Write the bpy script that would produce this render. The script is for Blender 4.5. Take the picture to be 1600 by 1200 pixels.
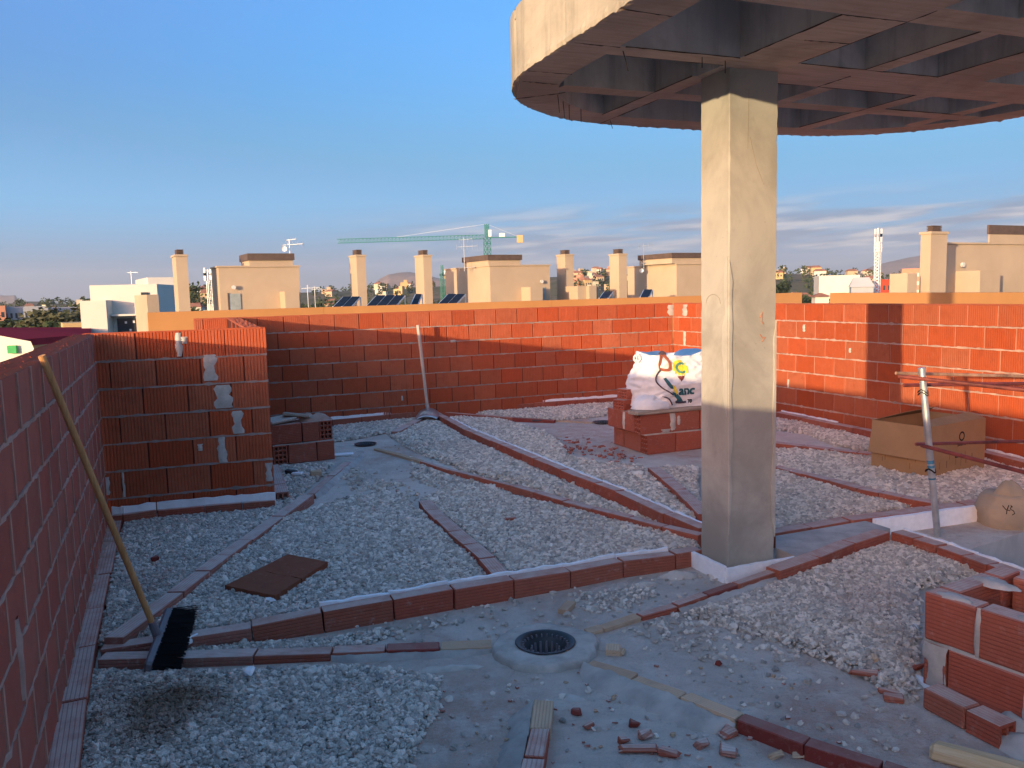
import bpy, bmesh, math, random
import numpy as np
from mathutils import Vector, Matrix, noise
from mathutils.geometry import tessellate_polygon

for o in list(bpy.data.objects):
    bpy.data.objects.remove(o)
scene = bpy.context.scene
COL = scene.collection
R = math.radians

# ------------------------------------------------------------------ camera
F, PITCH, ROLL, EYE = 1305.6, 0.1096, 0.0254, 1.59      # focal length in photo pixels, tilt, roll, eye height
cp, sp, cr, sr = math.cos(PITCH), math.sin(PITCH), math.cos(ROLL), math.sin(ROLL)
FW = Vector((0, cp, -sp)); _r = Vector((1, 0, 0)); _u = Vector((0, sp, cp))
UP = cr * _u + sr * _r
RT = cr * _r - sr * _u
cam_d = bpy.data.cameras.new('camera'); cam = bpy.data.objects.new('camera', cam_d); COL.objects.link(cam)
cam.matrix_world = Matrix(((RT.x, UP.x, -FW.x, 0), (RT.y, UP.y, -FW.y, 0), (RT.z, UP.z, -FW.z, EYE), (0, 0, 0, 1)))
cam_d.sensor_fit = 'HORIZONTAL'; cam_d.sensor_width = 36; cam_d.lens = 36 * F / 1600
cam_d.clip_start = 0.05; cam_d.clip_end = 40000
scene.camera = cam

# ------------------------------------------------------------------ sky and sun
SKYK = 2.8
SUN_AZ, SUN_EL = R(33.2 + 180), R(6.2)      # where the sun stands, clockwise from +Y
w = bpy.data.worlds.new('World'); scene.world = w; w.use_nodes = True
wt = w.node_tree; wt.nodes.clear()
def wn(t, **k):
    n = wt.nodes.new(t)
    for a, b in k.items(): setattr(n, a, b)
    return n
sky = wn('ShaderNodeTexSky', sky_type='NISHITA', sun_disc=False, sun_elevation=SUN_EL, sun_rotation=SUN_AZ,
         altitude=50, air_density=1.0, dust_density=8.0, ozone_density=2.5)
bg = wn('ShaderNodeBackground'); wo = wn('ShaderNodeOutputWorld')
bg.inputs['Strength'].default_value = 0.15
# thin streaks of cirrus low over the horizon
tc = wn('ShaderNodeTexCoord'); sx = wn('ShaderNodeSeparateXYZ'); wt.links.new(tc.outputs['Generated'], sx.inputs[0])
def wmath(op, a, b=None, c=None, clamp=False):
    n = wn('ShaderNodeMath', operation=op, use_clamp=clamp)
    for i, v in enumerate((a, b, c)):
        if v is None: continue
        if isinstance(v, (int, float)): n.inputs[i].default_value = v
        else: wt.links.new(v, n.inputs[i])
    return n.outputs[0]
az = wmath('ARCTAN2', sx.outputs[0], sx.outputs[1])
comb = wn('ShaderNodeCombineXYZ')
wt.links.new(wmath('MULTIPLY', az, 5.0), comb.inputs[0])
wt.links.new(wmath('ADD', wmath('MULTIPLY', sx.outputs[2], 52.0), wmath('MULTIPLY', az, -2.2)), comb.inputs[1])
nz = wn('ShaderNodeTexNoise'); nz.inputs['Scale'].default_value = 1.0; nz.inputs['Detail'].default_value = 7; nz.inputs['Roughness'].default_value = 0.62
nz.inputs['Distortion'].default_value = 0.6
wt.links.new(comb.outputs[0], nz.inputs['Vector'])
def wramp(v, a, b):
    n = wn('ShaderNodeMapRange', interpolation_type='SMOOTHSTEP'); wt.links.new(v, n.inputs[0])
    n.inputs[1].default_value = a; n.inputs[2].default_value = b
    return n.outputs[0]
band = wmath('MULTIPLY', wramp(sx.outputs[2], 0.012, 0.045), wramp(sx.outputs[2], 0.115, 0.06))
bank = wramp(az, -0.28, 0.12)
mask = wmath('MULTIPLY', wmath('MULTIPLY', wramp(nz.outputs['Fac'], 0.37, 0.58), band), bank)
mask = wmath('MULTIPLY', mask, 0.9)
# dusty evening air: the sky's wide brightness range is compressed channel by channel, and a dull lilac belt runs all round the horizon
sep = wn('ShaderNodeSeparateColor'); wt.links.new(sky.outputs[0], sep.inputs[0]); cmb_ = wn('ShaderNodeCombineColor')
for i_, (g_, k_) in enumerate(((1.36, 0.215), (1.08, 0.315), (0.92, 0.46))):
    wt.links.new(wmath('MAXIMUM', wmath('MULTIPLY', wmath('POWER', sep.outputs[i_], g_), k_ * SKYK), (0.088, 0.225, 0.44)[i_] * SKYK), cmb_.inputs[i_])   # overhead it stays as bright as the top of the view
mid_ = wn('ShaderNodeMixRGB'); wt.links.new(wmath('MULTIPLY', wramp(sx.outputs[2], 0.26, 0.06), 0.85), mid_.inputs[0]); wt.links.new(cmb_.outputs[0], mid_.inputs[1]); mid_.inputs[2].default_value = tuple(c * SKYK for c in (0.16, 0.375, 0.60)) + (1,)
belt = wn('ShaderNodeMixRGB'); wt.links.new(wmath('MULTIPLY', wramp(sx.outputs[2], 0.115, 0.0), 0.95), belt.inputs[0]); wt.links.new(mid_.outputs[0], belt.inputs[1]); belt.inputs[2].default_value = tuple(c * SKYK for c in (0.165, 0.185, 0.24)) + (1,)
mixc = wn('ShaderNodeMixRGB'); wt.links.new(mask, mixc.inputs[0]); wt.links.new(belt.outputs[0], mixc.inputs[1])
nz2 = wn('ShaderNodeTexNoise'); nz2.inputs['Scale'].default_value = 1.7; nz2.inputs['Detail'].default_value = 5; wt.links.new(comb.outputs[0], nz2.inputs['Vector'])
ccol = wn('ShaderNodeMixRGB'); wt.links.new(wramp(nz2.outputs['Fac'], 0.42, 0.62), ccol.inputs[0])
ccol.inputs[1].default_value = tuple(c * SKYK for c in (0.185, 0.225, 0.31)) + (1,); ccol.inputs[2].default_value = tuple(c * SKYK for c in (0.43, 0.41, 0.43)) + (1,)
wt.links.new(ccol.outputs[0], mixc.inputs[2])
wt.links.new(mixc.outputs[0], bg.inputs['Color']); wt.links.new(bg.outputs[0], wo.inputs[0])

sun_d = bpy.data.lights.new('sun', 'SUN'); sun = bpy.data.objects.new('sun', sun_d); COL.objects.link(sun)
sun_d.energy = 2.05; sun_d.angle = R(0.6); sun_d.color = (1.0, 0.76, 0.44)
LD = Vector((-math.sin(SUN_AZ) * math.cos(SUN_EL), -math.cos(SUN_AZ) * math.cos(SUN_EL), -math.sin(SUN_EL)))
sun.rotation_euler = LD.to_track_quat('-Z', 'Y').to_euler()
vs = scene.view_settings
vs.view_transform = 'Standard'; vs.look = 'None'; vs.gamma = 1; vs.use_curve_mapping = False
vs.exposure = 1.85
scene.display_settings.display_device = 'sRGB'
scene.cycles.max_bounces = 8; scene.cycles.diffuse_bounces = 6; scene.cycles.use_denoising = True
scene.cycles.volume_bounces = 0

# ------------------------------------------------------------------ survey helpers (photo pixel + height -> point of the place)
def ray(px, py): return FW + RT * ((px - 800) / F) - UP * ((py - 600) / F)
def P(px, py, z=0.0):
    d = ray(px, py); t = (z - EYE) / d.z
    return Vector((d.x * t, d.y * t, z))
def at(px, py, D):            # point at depth D (metres along +Y)
    d = ray(px, py); t = D / d.y
    return Vector((d.x * t, D, EYE + d.z * t))
def lerp(a, b, t): return a + (b - a) * t

# ------------------------------------------------------------------ materials
class Nodes:
    def __init__(s, name):
        s.m = bpy.data.materials.new(name); s.m.use_nodes = True
        s.t = s.m.node_tree; s.t.nodes.clear()
        s.out = s.n('ShaderNodeOutputMaterial'); s.b = s.n('ShaderNodeBsdfPrincipled')
        s.l(s.b.outputs[0], s.out.inputs[0])
        s.tc = s.n('ShaderNodeTexCoord'); s.geo = s.n('ShaderNodeNewGeometry'); s.oi = s.n('ShaderNodeObjectInfo')
    def n(s, t, **k):
        x = s.t.nodes.new(t)
        for a, b in k.items(): setattr(x, a, b)
        return x
    def l(s, a, b): s.t.links.new(a, b)
    def setin(s, inp, v):
        if isinstance(v, (int, float)): inp.default_value = v
        elif isinstance(v, tuple): inp.default_value = v if len(v) == len(inp.default_value) else v + (1,)
        else: s.l(v, inp)
    def math(s, op, a, b=0.0, clamp=False):
        x = s.n('ShaderNodeMath', operation=op, use_clamp=clamp); s.setin(x.inputs[0], a); s.setin(x.inputs[1], b); return x.outputs[0]
    def vec(s, src='Object', scale=(1, 1, 1), rnd=True):
        v = s.geo.outputs['Position'] if src == 'World' else s.tc.outputs[src]
        mp = s.n('ShaderNodeMapping'); s.l(v, mp.inputs[0]); mp.inputs['Scale'].default_value = scale
        if rnd and src != 'World':
            c = s.n('ShaderNodeCombineXYZ'); r = s.math('MULTIPLY', s.oi.outputs['Random'], 37.0)
            s.l(r, c.inputs[0]); s.l(r, c.inputs[1]); s.l(c.outputs[0], mp.inputs['Location'])
        return mp.outputs[0]
    def noise(s, v, scale, detail=5, rough=0.6, dist=0.0):
        x = s.n('ShaderNodeTexNoise'); s.l(v, x.inputs['Vector']); x.inputs['Scale'].default_value = scale
        x.inputs['Detail'].default_value = detail; x.inputs['Roughness'].default_value = rough; x.inputs['Distortion'].default_value = dist
        return x.outputs['Fac']
    def ramp(s, v, a, b, lo=0.0, hi=1.0):
        x = s.n('ShaderNodeMapRange', interpolation_type='SMOOTHSTEP'); s.l(v, x.inputs[0])
        for i, q in enumerate((a, b, lo, hi)): x.inputs[i + 1].default_value = q
        return x.outputs[0]
    def mix(s, f, a, b, mode='MIX'):
        x = s.n('ShaderNodeMixRGB', blend_type=mode); s.setin(x.inputs[0], f); s.setin(x.inputs[1], a); s.setin(x.inputs[2], b); return x.outputs[0]
    def bump(s, h, strength=0.5, dist=0.01, prev=None):
        x = s.n('ShaderNodeBump'); s.l(h, x.inputs['Height']); x.inputs['Strength'].default_value = strength; x.inputs['Distance'].default_value = dist
        if prev is not None: s.l(prev, x.inputs['Normal'])
        s.l(x.outputs[0], s.b.inputs['Normal']); return x.outputs[0]
    def hsv(s, col, h=0.5, sat=1.0, val=1.0):
        x = s.n('ShaderNodeHueSaturation'); s.setin(x.inputs['Color'], col)
        s.setin(x.inputs['Hue'], h); s.setin(x.inputs['Saturation'], sat); s.setin(x.inputs['Value'], val); return x.outputs[0]
    def done(s, col, rough=0.85, spec=0.3, metal=0.0):
        s.setin(s.b.inputs['Base Color'], col); s.setin(s.b.inputs['Roughness'], rough)
        s.b.inputs['Specular IOR Level'].default_value = spec; s.b.inputs['Metallic'].default_value = metal
        return s.m

def plain(name, col, rough=0.7, spec=0.3, metal=0.0, var=0.12, scale=9.0, bump=0.15, src='Object', bd=0.004):
    k = Nodes(name); v = k.vec(src); f = k.noise(v, scale)
    g = k.noise(v, scale * 0.23)
    c = k.hsv(col, 0.5, 1.0, k.math('ADD', k.ramp(f, 0.25, 0.75, 1 - var, 1 + var), k.ramp(g, 0.3, 0.7, -var, var)))
    if bump: k.bump(k.noise(v, scale * 6), bump, bd)
    return k.done(c, rough, spec, metal)

def brick_mat(name, base, ribs=None, dust=0.25, val=0.16, pale=(0.50, 0.33, 0.26), top=0.0):
    k = Nodes(name)
    v = k.vec('Object'); fine = k.noise(v, 90, 4); mid = k.noise(v, 11, 4); big = k.noise(k.vec('World'), 1.3, 3)
    rnd = k.oi.outputs['Random']
    r2 = k.math('FRACT', k.math('MULTIPLY', rnd, 91.7))
    c = k.hsv(base, k.math('ADD', k.math('MULTIPLY', r2, 0.006), 0.497), k.math('ADD', k.math('MULTIPLY', r2, -0.08), 1.03),
              k.math('ADD', k.math('MULTIPLY', rnd, 2 * val), 1 - val))
    c = k.mix(k.ramp(mid, 0.45, 0.75, 0, 0.35), c, (base[0] * 0.62, base[1] * 0.55, base[2] * 0.6, 1))
    du = k.math('MULTIPLY', k.ramp(k.noise(v, 23, 6, 0.7, 0.4), 0.52, 0.75), k.ramp(big, 0.35, 0.65, 0.2, 1.0))
    c = k.mix(k.math('MULTIPLY', du, dust * 2.2, clamp=True), c, pale + (1,))
    c = k.mix(k.ramp(fine, 0.55, 0.85, 0, dust * 0.7), c, pale + (1,))
    if top:
        sn = k.n('ShaderNodeSeparateXYZ'); k.l(k.geo.outputs['Normal'], sn.inputs[0])
        c = k.mix(k.math('MULTIPLY', k.ramp(sn.outputs[2], 0.6, 0.95), k.ramp(mid, 0.2, 0.7, top * 0.6, top * 1.3)), c, pale + (1,))
    h = k.math('MULTIPLY', fine, 0.25)
    if ribs:
        axis, per = ribs
        s = k.n('ShaderNodeSeparateXYZ'); k.l(k.tc.outputs['Object'], s.inputs[0])
        if axis == 'X': q = s.outputs[0]
        else: q = k.math('ADD', s.outputs[2], k.math('MULTIPLY', s.outputs[1], 1.0))
        wv = k.math('SINE', k.math('MULTIPLY', q, 2 * math.pi / per))
        wv = k.ramp(wv, -0.95, -0.45)
        h = k.math('ADD', h, wv)
        c = k.mix(k.math('MULTIPLY', k.math('SUBTRACT', 1.0, wv), 0.22), c, (base[0] * 0.5, base[1] * 0.45, base[2] * 0.5, 1))  # shade of the grooves mixed into the colour as a darker tone
    k.bump(h, 0.75, 0.004)
    return k.done(c, 0.9, 0.15)

BR = (0.40, 0.094, 0.042)
M = {}
M['brick'] = brick_mat('fired_clay', BR, None, 0.07, 0.09)
M['brick_smooth'] = brick_mat('smooth_clay', (0.42, 0.096, 0.038), ('X', 0.021), 0.06, 0.07)
M['brick_wide'] = brick_mat('plain_clay', (0.36, 0.11, 0.075), None, 0.10, 0.07)
M['brick_strip'] = brick_mat('grooved_clay', (0.37, 0.105, 0.065), ('Z', 0.016), 0.22, 0.10, (0.57, 0.42, 0.37), 0.8)
M['brick_pale'] = brick_mat('dusty_clay', (0.40, 0.17, 0.125), ('Z', 0.016), 0.55, 0.12, (0.62, 0.50, 0.455), 0.8)
M['brick_dark'] = brick_mat('dark_clay', (0.22, 0.045, 0.035), None, 0.25, 0.15, (0.45, 0.3, 0.26), 0.35)
M['brick_rubble'] = brick_mat('broken_clay', (0.30, 0.085, 0.055), None, 0.3, 0.2, (0.5, 0.36, 0.31), 0.5)
M['tan_tile'] = brick_mat('tan_clay', (0.60, 0.41, 0.275), ('Z', 0.012), 0.2, 0.12, (0.6, 0.5, 0.4))
M['slab_clay'] = brick_mat('brown_clay', (0.23, 0.075, 0.04), None, 0.25, 0.05, (0.34, 0.2, 0.14))
M['red_chalk'] = plain('red_chalk', (0.42, 0.22, 0.15), 0.95, 0.05, bump=0)
M['pencil'] = plain('pencil_line', (0.30, 0.26, 0.21), 0.95, 0.05, bump=0)
M['cavity'] = plain('shaded_gap', (0.10, 0.03, 0.022), 0.95, 0.05)  # dark tone paints the shade inside the open upright joints
M['mortar'] = plain('mortar', (0.46, 0.42, 0.385), 0.95, 0.1, var=0.16, scale=14, bump=0.6)
M['joint_clay'] = plain('dusty_joint', (0.44, 0.23, 0.17), 0.95, 0.1, var=0.14, scale=14, bump=0.4)
M['wall_mortar'] = plain('thin_grey_mortar', (0.29, 0.225, 0.20), 0.95, 0.1, var=0.2, scale=12, bump=0.5)
M['mortar_pink'] = plain('dusty_mortar', (0.44, 0.29, 0.235), 0.95, 0.1, var=0.16, scale=14, bump=0.5)
M['mortar_wet'] = plain('fresh_mortar', (0.41, 0.38, 0.355), 0.9, 0.15, var=0.18, scale=9, bump=0.6)
M['mortar_rose'] = plain('thin_wall_mortar', (0.40, 0.27, 0.225), 0.95, 0.1, var=0.16, scale=14, bump=0.5)
M['foam'] = plain('white_foam', (0.82, 0.83, 0.86), 0.8, 0.2, var=0.05, scale=30, bump=0.3)

def concrete_mat(name, base, board=None, streak=0.0, panel=None):
    k = Nodes(name); v = k.vec('World'); a = k.noise(v, 1.6, 6, 0.65, 0.5); b = k.noise(v, 9, 6, 0.7); f = k.noise(v, 70, 3)
    c = k.mix(k.ramp(a, 0.35, 0.68), tuple(x * 0.78 for x in base), tuple(min(1, x * 1.14) for x in base))
    c = k.mix(k.ramp(b, 0.55, 0.8, 0, 0.4), c, (base[0] * 0.62, base[1] * 0.6, base[2] * 0.58, 1))
    sp_ = k.n('ShaderNodeTexVoronoi'); k.l(v, sp_.inputs['Vector']); sp_.inputs['Scale'].default_value = 26
    hole = k.ramp(sp_.outputs['Distance'], 0.035, 0.08, 1, 0)
    sel = k.ramp(k.noise(v, 17, 2), 0.55, 0.6)
    hole = k.math('MULTIPLY', hole, sel)
    c = k.mix(k.math('MULTIPLY', hole, 0.6), c, (base[0] * 0.35, base[1] * 0.33, base[2] * 0.3, 1))
    h = k.math('SUBTRACT', k.math('ADD', k.math('MULTIPLY', f, 0.25), k.math('MULTIPLY', b, 0.6)), hole)
    if streak:
        sv = k.vec('World', (9, 9, 0.7)); st = k.noise(sv, 1.0, 6, 0.7)
        c = k.mix(k.ramp(st, 0.48, 0.72, 0, streak), c, (base[0] * 0.42, base[1] * 0.42, base[2] * 0.45, 1))
        c = k.mix(k.ramp(st, 0.46, 0.30, 0, streak * 0.5), c, tuple(min(1, x * 1.2) for x in base))
    if board:
        ang, per = board
        s = k.n('ShaderNodeSeparateXYZ'); k.l(k.geo.outputs['Position'], s.inputs[0])
        q = k.math('ADD', k.math('MULTIPLY', s.outputs[0], math.cos(ang)), k.math('MULTIPLY', s.outputs[1], math.sin(ang)))
        cmb = k.n('ShaderNodeCombineXYZ'); k.l(k.math('MULTIPLY', q, 0.9), cmb.inputs[0])
        q2 = k.math('SUBTRACT', k.math('MULTIPLY', s.outputs[1], math.cos(ang)), k.math('MULTIPLY', s.outputs[0], math.sin(ang)))
        k.l(k.math('MULTIPLY', q2, 14.0), cmb.inputs[1])
        gr = k.noise(cmb.outputs[0], 2.4, 5, 0.6)
        c = k.mix(k.ramp(gr, 0.4, 0.75, 0, 0.5), c, (base[0] * 0.66, base[1] * 0.58, base[2] * 0.5, 1))
        h = k.math('ADD', h, k.math('MULTIPLY', gr, 0.6))
    k.bump(h, 0.5, 0.003)
    return k.done(c, 0.9, 0.2)
M['concrete'] = concrete_mat('column_concrete', (0.37, 0.345, 0.30))
M['cement_skin'] = concrete_mat('cement_skin', (0.42, 0.395, 0.345))
M['concrete_edge'] = concrete_mat('fascia_concrete', (0.39, 0.345, 0.27), streak=0.45)
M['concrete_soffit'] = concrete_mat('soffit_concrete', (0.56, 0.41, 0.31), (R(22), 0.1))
M['concrete_coffer'] = concrete_mat('coffer_concrete', (0.60, 0.575, 0.54), streak=0.55)
M['grout_dark'] = plain('stained_grout', (0.13, 0.085, 0.06), 0.95, 0.1)
M['concrete_floor'] = concrete_mat('shaft_concrete', (0.43, 0.42, 0.41))

def slab_mat():
    k = Nodes('dusty_slab'); v = k.vec('World')
    a = k.noise(v, 0.9, 6, 0.65, 0.6); b = k.noise(v, 4.5, 8, 0.75, 0.5); f = k.noise(v, 34, 5, 0.75); g = k.noise(v, 150, 3, 0.7); h = k.noise(v, 12, 7, 0.75, 0.8)
    c = k.mix(k.ramp(a, 0.35, 0.65), (0.56, 0.485, 0.435), (0.72, 0.635, 0.57))
    c = k.mix(k.ramp(b, 0.46, 0.66, 0, 0.8), c, (0.72, 0.655, 0.60))
    c = k.mix(k.ramp(h, 0.50, 0.70, 0, 0.55), c, (0.44, 0.375, 0.335))
    d = k.n('ShaderNodeVectorMath', operation='DISTANCE'); k.l(k.geo.outputs['Position'], d.inputs[0]); d.inputs[1].default_value = tuple(P(690, 1120, 0))
    d2 = k.n('ShaderNodeVectorMath', operation='DISTANCE'); k.l(k.geo.outputs['Position'], d2.inputs[0]); d2.inputs[1].default_value = tuple(P(900, 680, 0))
    near = k.math('MAXIMUM', k.ramp(d.outputs['Value'], 0.75, 0.1), k.ramp(d2.outputs['Value'], 1.3, 0.2))
    red = k.math('MULTIPLY', k.math('MAXIMUM', k.ramp(k.noise(v, 1.15, 5, 0.6, 0.9), 0.48, 0.66), near), k.ramp(k.noise(v, 8, 7, 0.75), 0.32, 0.6))
    c = k.mix(k.math('MULTIPLY', red, 0.62), c, (0.47, 0.265, 0.20))
    dk = k.ramp(k.noise(v, 2.6, 8, 0.78, 1.4), 0.585, 0.68)
    c = k.mix(k.math('MULTIPLY', dk, 0.55), c, (0.25, 0.225, 0.21))
    c = k.mix(k.ramp(f, 0.58, 0.74, 0, 0.6), c, (0.30, 0.245, 0.22))
    c = k.mix(k.ramp(g, 0.60, 0.70, 0, 0.6), c, (0.80, 0.74, 0.69))
    c = k.mix(k.ramp(g, 0.38, 0.30, 0, 0.6), c, (0.22, 0.18, 0.165))
    k.bump(k.math('ADD', k.math('ADD', k.math('MULTIPLY', h, 1.6), k.math('MULTIPLY', f, 1.2)), k.math('MULTIPLY', g, 0.7)), 0.9, 0.014)
    return k.done(c, 0.95, 0.12)
M['slab'] = slab_mat()

def gravel_mat():
    k = Nodes('crushed_limestone'); r = k.oi.outputs['Random']; w_ = k.vec('World')
    c = k.mix(k.ramp(r, 0.0, 1.0), (0.50, 0.448, 0.40), (0.92, 0.835, 0.75))
    r2 = k.math('FRACT', k.math('MULTIPLY', r, 53.1))
    c = k.mix(k.ramp(r2, 0.86, 0.9, 0, 0.6), c, (0.46, 0.385, 0.34))
    c = k.mix(k.ramp(r2, 0.08, 0.04, 0, 0.6), c, (0.22, 0.225, 0.235))
    # spilled brownish water stain on the heap by the long wall
    d = k.n('ShaderNodeVectorMath', operation='DISTANCE'); k.l(k.geo.outputs['Position'], d.inputs[0]); d.inputs[1].default_value = tuple(P(255, 1105, 0.03))
    st = k.ramp(k.math('ADD', d.outputs['Value'], k.math('MULTIPLY', k.noise(w_, 3.5, 5, 0.7, 0.8), 0.9)), 0.45, 0.85, 1, 0)
    c = k.mix(k.math('MULTIPLY', st, 0.9), c, k.mix(1.0, c, (0.34, 0.24, 0.17), 'MULTIPLY'))
    red = k.ramp(k.noise(w_, 0.8, 4, 0.6), 0.56, 0.7, 0, 0.35)
    c = k.mix(red, c, (0.48, 0.36, 0.32))
    k.bump(k.noise(k.vec('Object', rnd=False), 3.0, 4), 0.5, 0.1)
    return k.done(c, 0.9, 0.2)
M['gravel'] = gravel_mat()
def wood_mat(name, a, b, axis_scale=(2, 30, 30)):
    k = Nodes(name); v = k.vec('Object', axis_scale); g = k.noise(v, 2.0, 6, 0.6, 1.0)
    c = k.mix(k.ramp(g, 0.35, 0.65), a, b); k.bump(g, 0.4, 0.003); return k.done(c, 0.75, 0.25)
M['broom_wood'] = wood_mat('broom_handle_wood', (0.42, 0.20, 0.075), (0.55, 0.29, 0.12), (30, 30, 2))
M['grey_wood'] = wood_mat('worn_handle_wood', (0.42, 0.36, 0.30), (0.55, 0.48, 0.42), (30, 30, 2))
M['plank'] = wood_mat('weathered_plank', (0.25, 0.19, 0.14), (0.40, 0.33, 0.27))
M['pale_wood'] = wood_mat('raw_timber', (0.52, 0.36, 0.2), (0.62, 0.47, 0.3))
M['bristle'] = plain('black_bristle', (0.012, 0.012, 0.015), 0.6, 0.3, bump=0)
M['grey_plastic'] = plain('grey_plastic', (0.16, 0.15, 0.17), 0.5, 0.4)
M['black_plastic'] = plain('black_plastic', (0.02, 0.021, 0.025), 0.45, 0.45)
M['galv'] = plain('galvanised_steel', (0.50, 0.52, 0.53), 0.42, 0.5, 0.75, 0.16, 14, 0.1)
M['blue_tape'] = plain('blue_tape', (0.05, 0.2, 0.32), 0.5, 0.4)
M['rust'] = plain('red_painted_steel', (0.16, 0.035, 0.028), 0.55, 0.4, 0.0, 0.35, 16, 0.3)
M['rust_pale'] = plain('mortar_spattered_steel', (0.34, 0.20, 0.14), 0.8, 0.2, 0.0, 0.35, 16, 0.4)
M['cardboard'] = plain('cardboard', (0.36, 0.22, 0.115), 0.85, 0.15, var=0.07, scale=6, bump=0.12)
M['card_in'] = plain('cardboard_inside', (0.30, 0.195, 0.105), 0.9, 0.1, var=0.07)
M['ink'] = plain('dark_print', (0.03, 0.022, 0.02), 0.8, 0.1, bump=0)
def bag_mat():
    k = Nodes('woven_bag'); v = k.vec('Object'); a = k.noise(v, 5, 5)
    c = k.mix(k.ramp(a, 0.3, 0.7), (0.70, 0.70, 0.71), (0.82, 0.81, 0.80)); k.bump(k.math('ADD', k.math('MULTIPLY', a, 3.0), k.noise(v, 200, 2)), 0.4, 0.006)
    return k.done(c, 0.6, 0.3)
M['bag'] = bag_mat()
M['bag_yellow'] = plain('yellow_print', (0.80, 0.62, 0.05), 0.6, 0.3, bump=0)
M['bag_green'] = plain('green_print', (0.10, 0.28, 0.20), 0.6, 0.3, bump=0)
M['bag_teal'] = plain('teal_print', (0.03, 0.13, 0.15), 0.6, 0.3, bump=0)
M['strap'] = plain('orange_strap', (0.30, 0.095, 0.055), 0.8, 0.2)
M['strap_dark'] = plain('dark_strap', (0.07, 0.05, 0.07), 0.8, 0.2)
M['sack'] = plain('paper_sack', (0.37, 0.29, 0.21), 0.85, 0.15, var=0.12, scale=5, bump=0.4, bd=0.01)
# neighbours and town
M['render_beige'] = plain('beige_render', (0.47, 0.36, 0.255), 0.9, 0.15, var=0.05, scale=1.2, bump=0.05, src='World')
M['render_grey'] = plain('greige_render', (0.47, 0.42, 0.37), 0.9, 0.15, var=0.05, scale=1.2, bump=0.05, src='World')
M['render_orange'] = plain('ochre_render', (0.50, 0.245, 0.095), 0.9, 0.15, var=0.05, scale=1.5, bump=0.05, src='World')
M['render_white'] = plain('white_render', (0.62, 0.58, 0.51), 0.9, 0.15, var=0.03, scale=0.6, bump=0, src='World')
M['cap_metal'] = plain('brown_louvre', (0.11, 0.075, 0.06), 0.6, 0.3, bump=0)
M['door_grey'] = plain('grey_door', (0.30, 0.34, 0.33), 0.6, 0.3, bump=0)
M['dark_glass'] = plain('dark_glass', (0.035, 0.045, 0.055), 0.12, 0.5, bump=0)
M['solar'] = plain('solar_cell', (0.010, 0.011, 0.016), 0.4, 0.15, bump=0)
M['alu'] = plain('aluminium', (0.55, 0.56, 0.58), 0.4, 0.5, 0.6, bump=0)
M['white_metal'] = plain('white_metal', (0.70, 0.70, 0.70), 0.5, 0.4, bump=0)
M['crane_green'] = plain('crane_green', (0.03, 0.21, 0.15), 0.6, 0.3, bump=0)
M['lamp'] = plain('lamp_glass', (0.7, 0.66, 0.6), 0.3, 0.5, bump=0)
for nm, c in dict(cream=(0.55, 0.46, 0.34), sand=(0.50, 0.37, 0.24), pale=(0.66, 0.60, 0.52), red=(0.45, 0.06, 0.035), ochre=(0.55, 0.38, 0.19), grey=(0.36, 0.37, 0.40), salmon=(0.55, 0.26, 0.17)).items():
    M['town_' + nm] = plain('town_render_' + nm, c, 0.9, 0.1, var=0.04, scale=0.4, bump=0, src='World')
M['tile_roof'] = plain('tile_roof', (0.36, 0.16, 0.10), 0.9, 0.1, var=0.12, scale=0.9, bump=0, src='World')
M['burgundy'] = plain('burgundy_sheet', (0.19, 0.028, 0.045), 1.0, 0.0, bump=0, src='World')
M['sign_green'] = plain('green_sign', (0.03, 0.33, 0.09), 0.6, 0.3, bump=0)
def leaf_mat(name, a, b):
    k = Nodes(name); g = k.noise(k.vec('World'), 0.9, 4); r = k.noise(k.vec('World'), 8.0, 2)
    c = k.mix(k.ramp(g, 0.35, 0.65), a, b); c = k.mix(k.ramp(r, 0.4, 0.7, 0, 0.4), c, tuple(x * 0.6 for x in a)); return k.done(c, 0.8, 0.2)
M['leaf'] = leaf_mat('foliage', (0.045, 0.065, 0.022), (0.085, 0.10, 0.038))
M['leaf_olive'] = leaf_mat('olive_foliage', (0.085, 0.085, 0.04), (0.13, 0.12, 0.06))
M['leaf_dark'] = leaf_mat('pine_foliage', (0.022, 0.035, 0.016), (0.045, 0.06, 0.024))
M['bark'] = plain('bark', (0.12, 0.085, 0.06), 0.9, 0.1)
def land_mat(name, a, b, c2):
    k = Nodes(name); v = k.vec('World'); g = k.noise(v, 0.012, 6, 0.65); h = k.noise(v, 0.09, 5, 0.7)
    c = k.mix(k.ramp(g, 0.4, 0.6), a, b); c = k.mix(k.ramp(h, 0.5, 0.65, 0, 0.85), c, c2); return k.done(c, 1.0, 0.05)
M['land'] = land_mat('dry_land', (0.20, 0.15, 0.10), (0.15, 0.13, 0.075), (0.065, 0.075, 0.035))
M['hill'] = land_mat('scrub_hill', (0.24, 0.16, 0.11), (0.17, 0.125, 0.085), (0.075, 0.075, 0.045))
M['mountain'] = land_mat('bare_mountain', (0.30, 0.20, 0.16), (0.24, 0.165, 0.135), (0.15, 0.12, 0.1))
M['path_grey'] = plain('tarmac', (0.08, 0.08, 0.085), 0.95, 0.1, bump=0, src='World')

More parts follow.
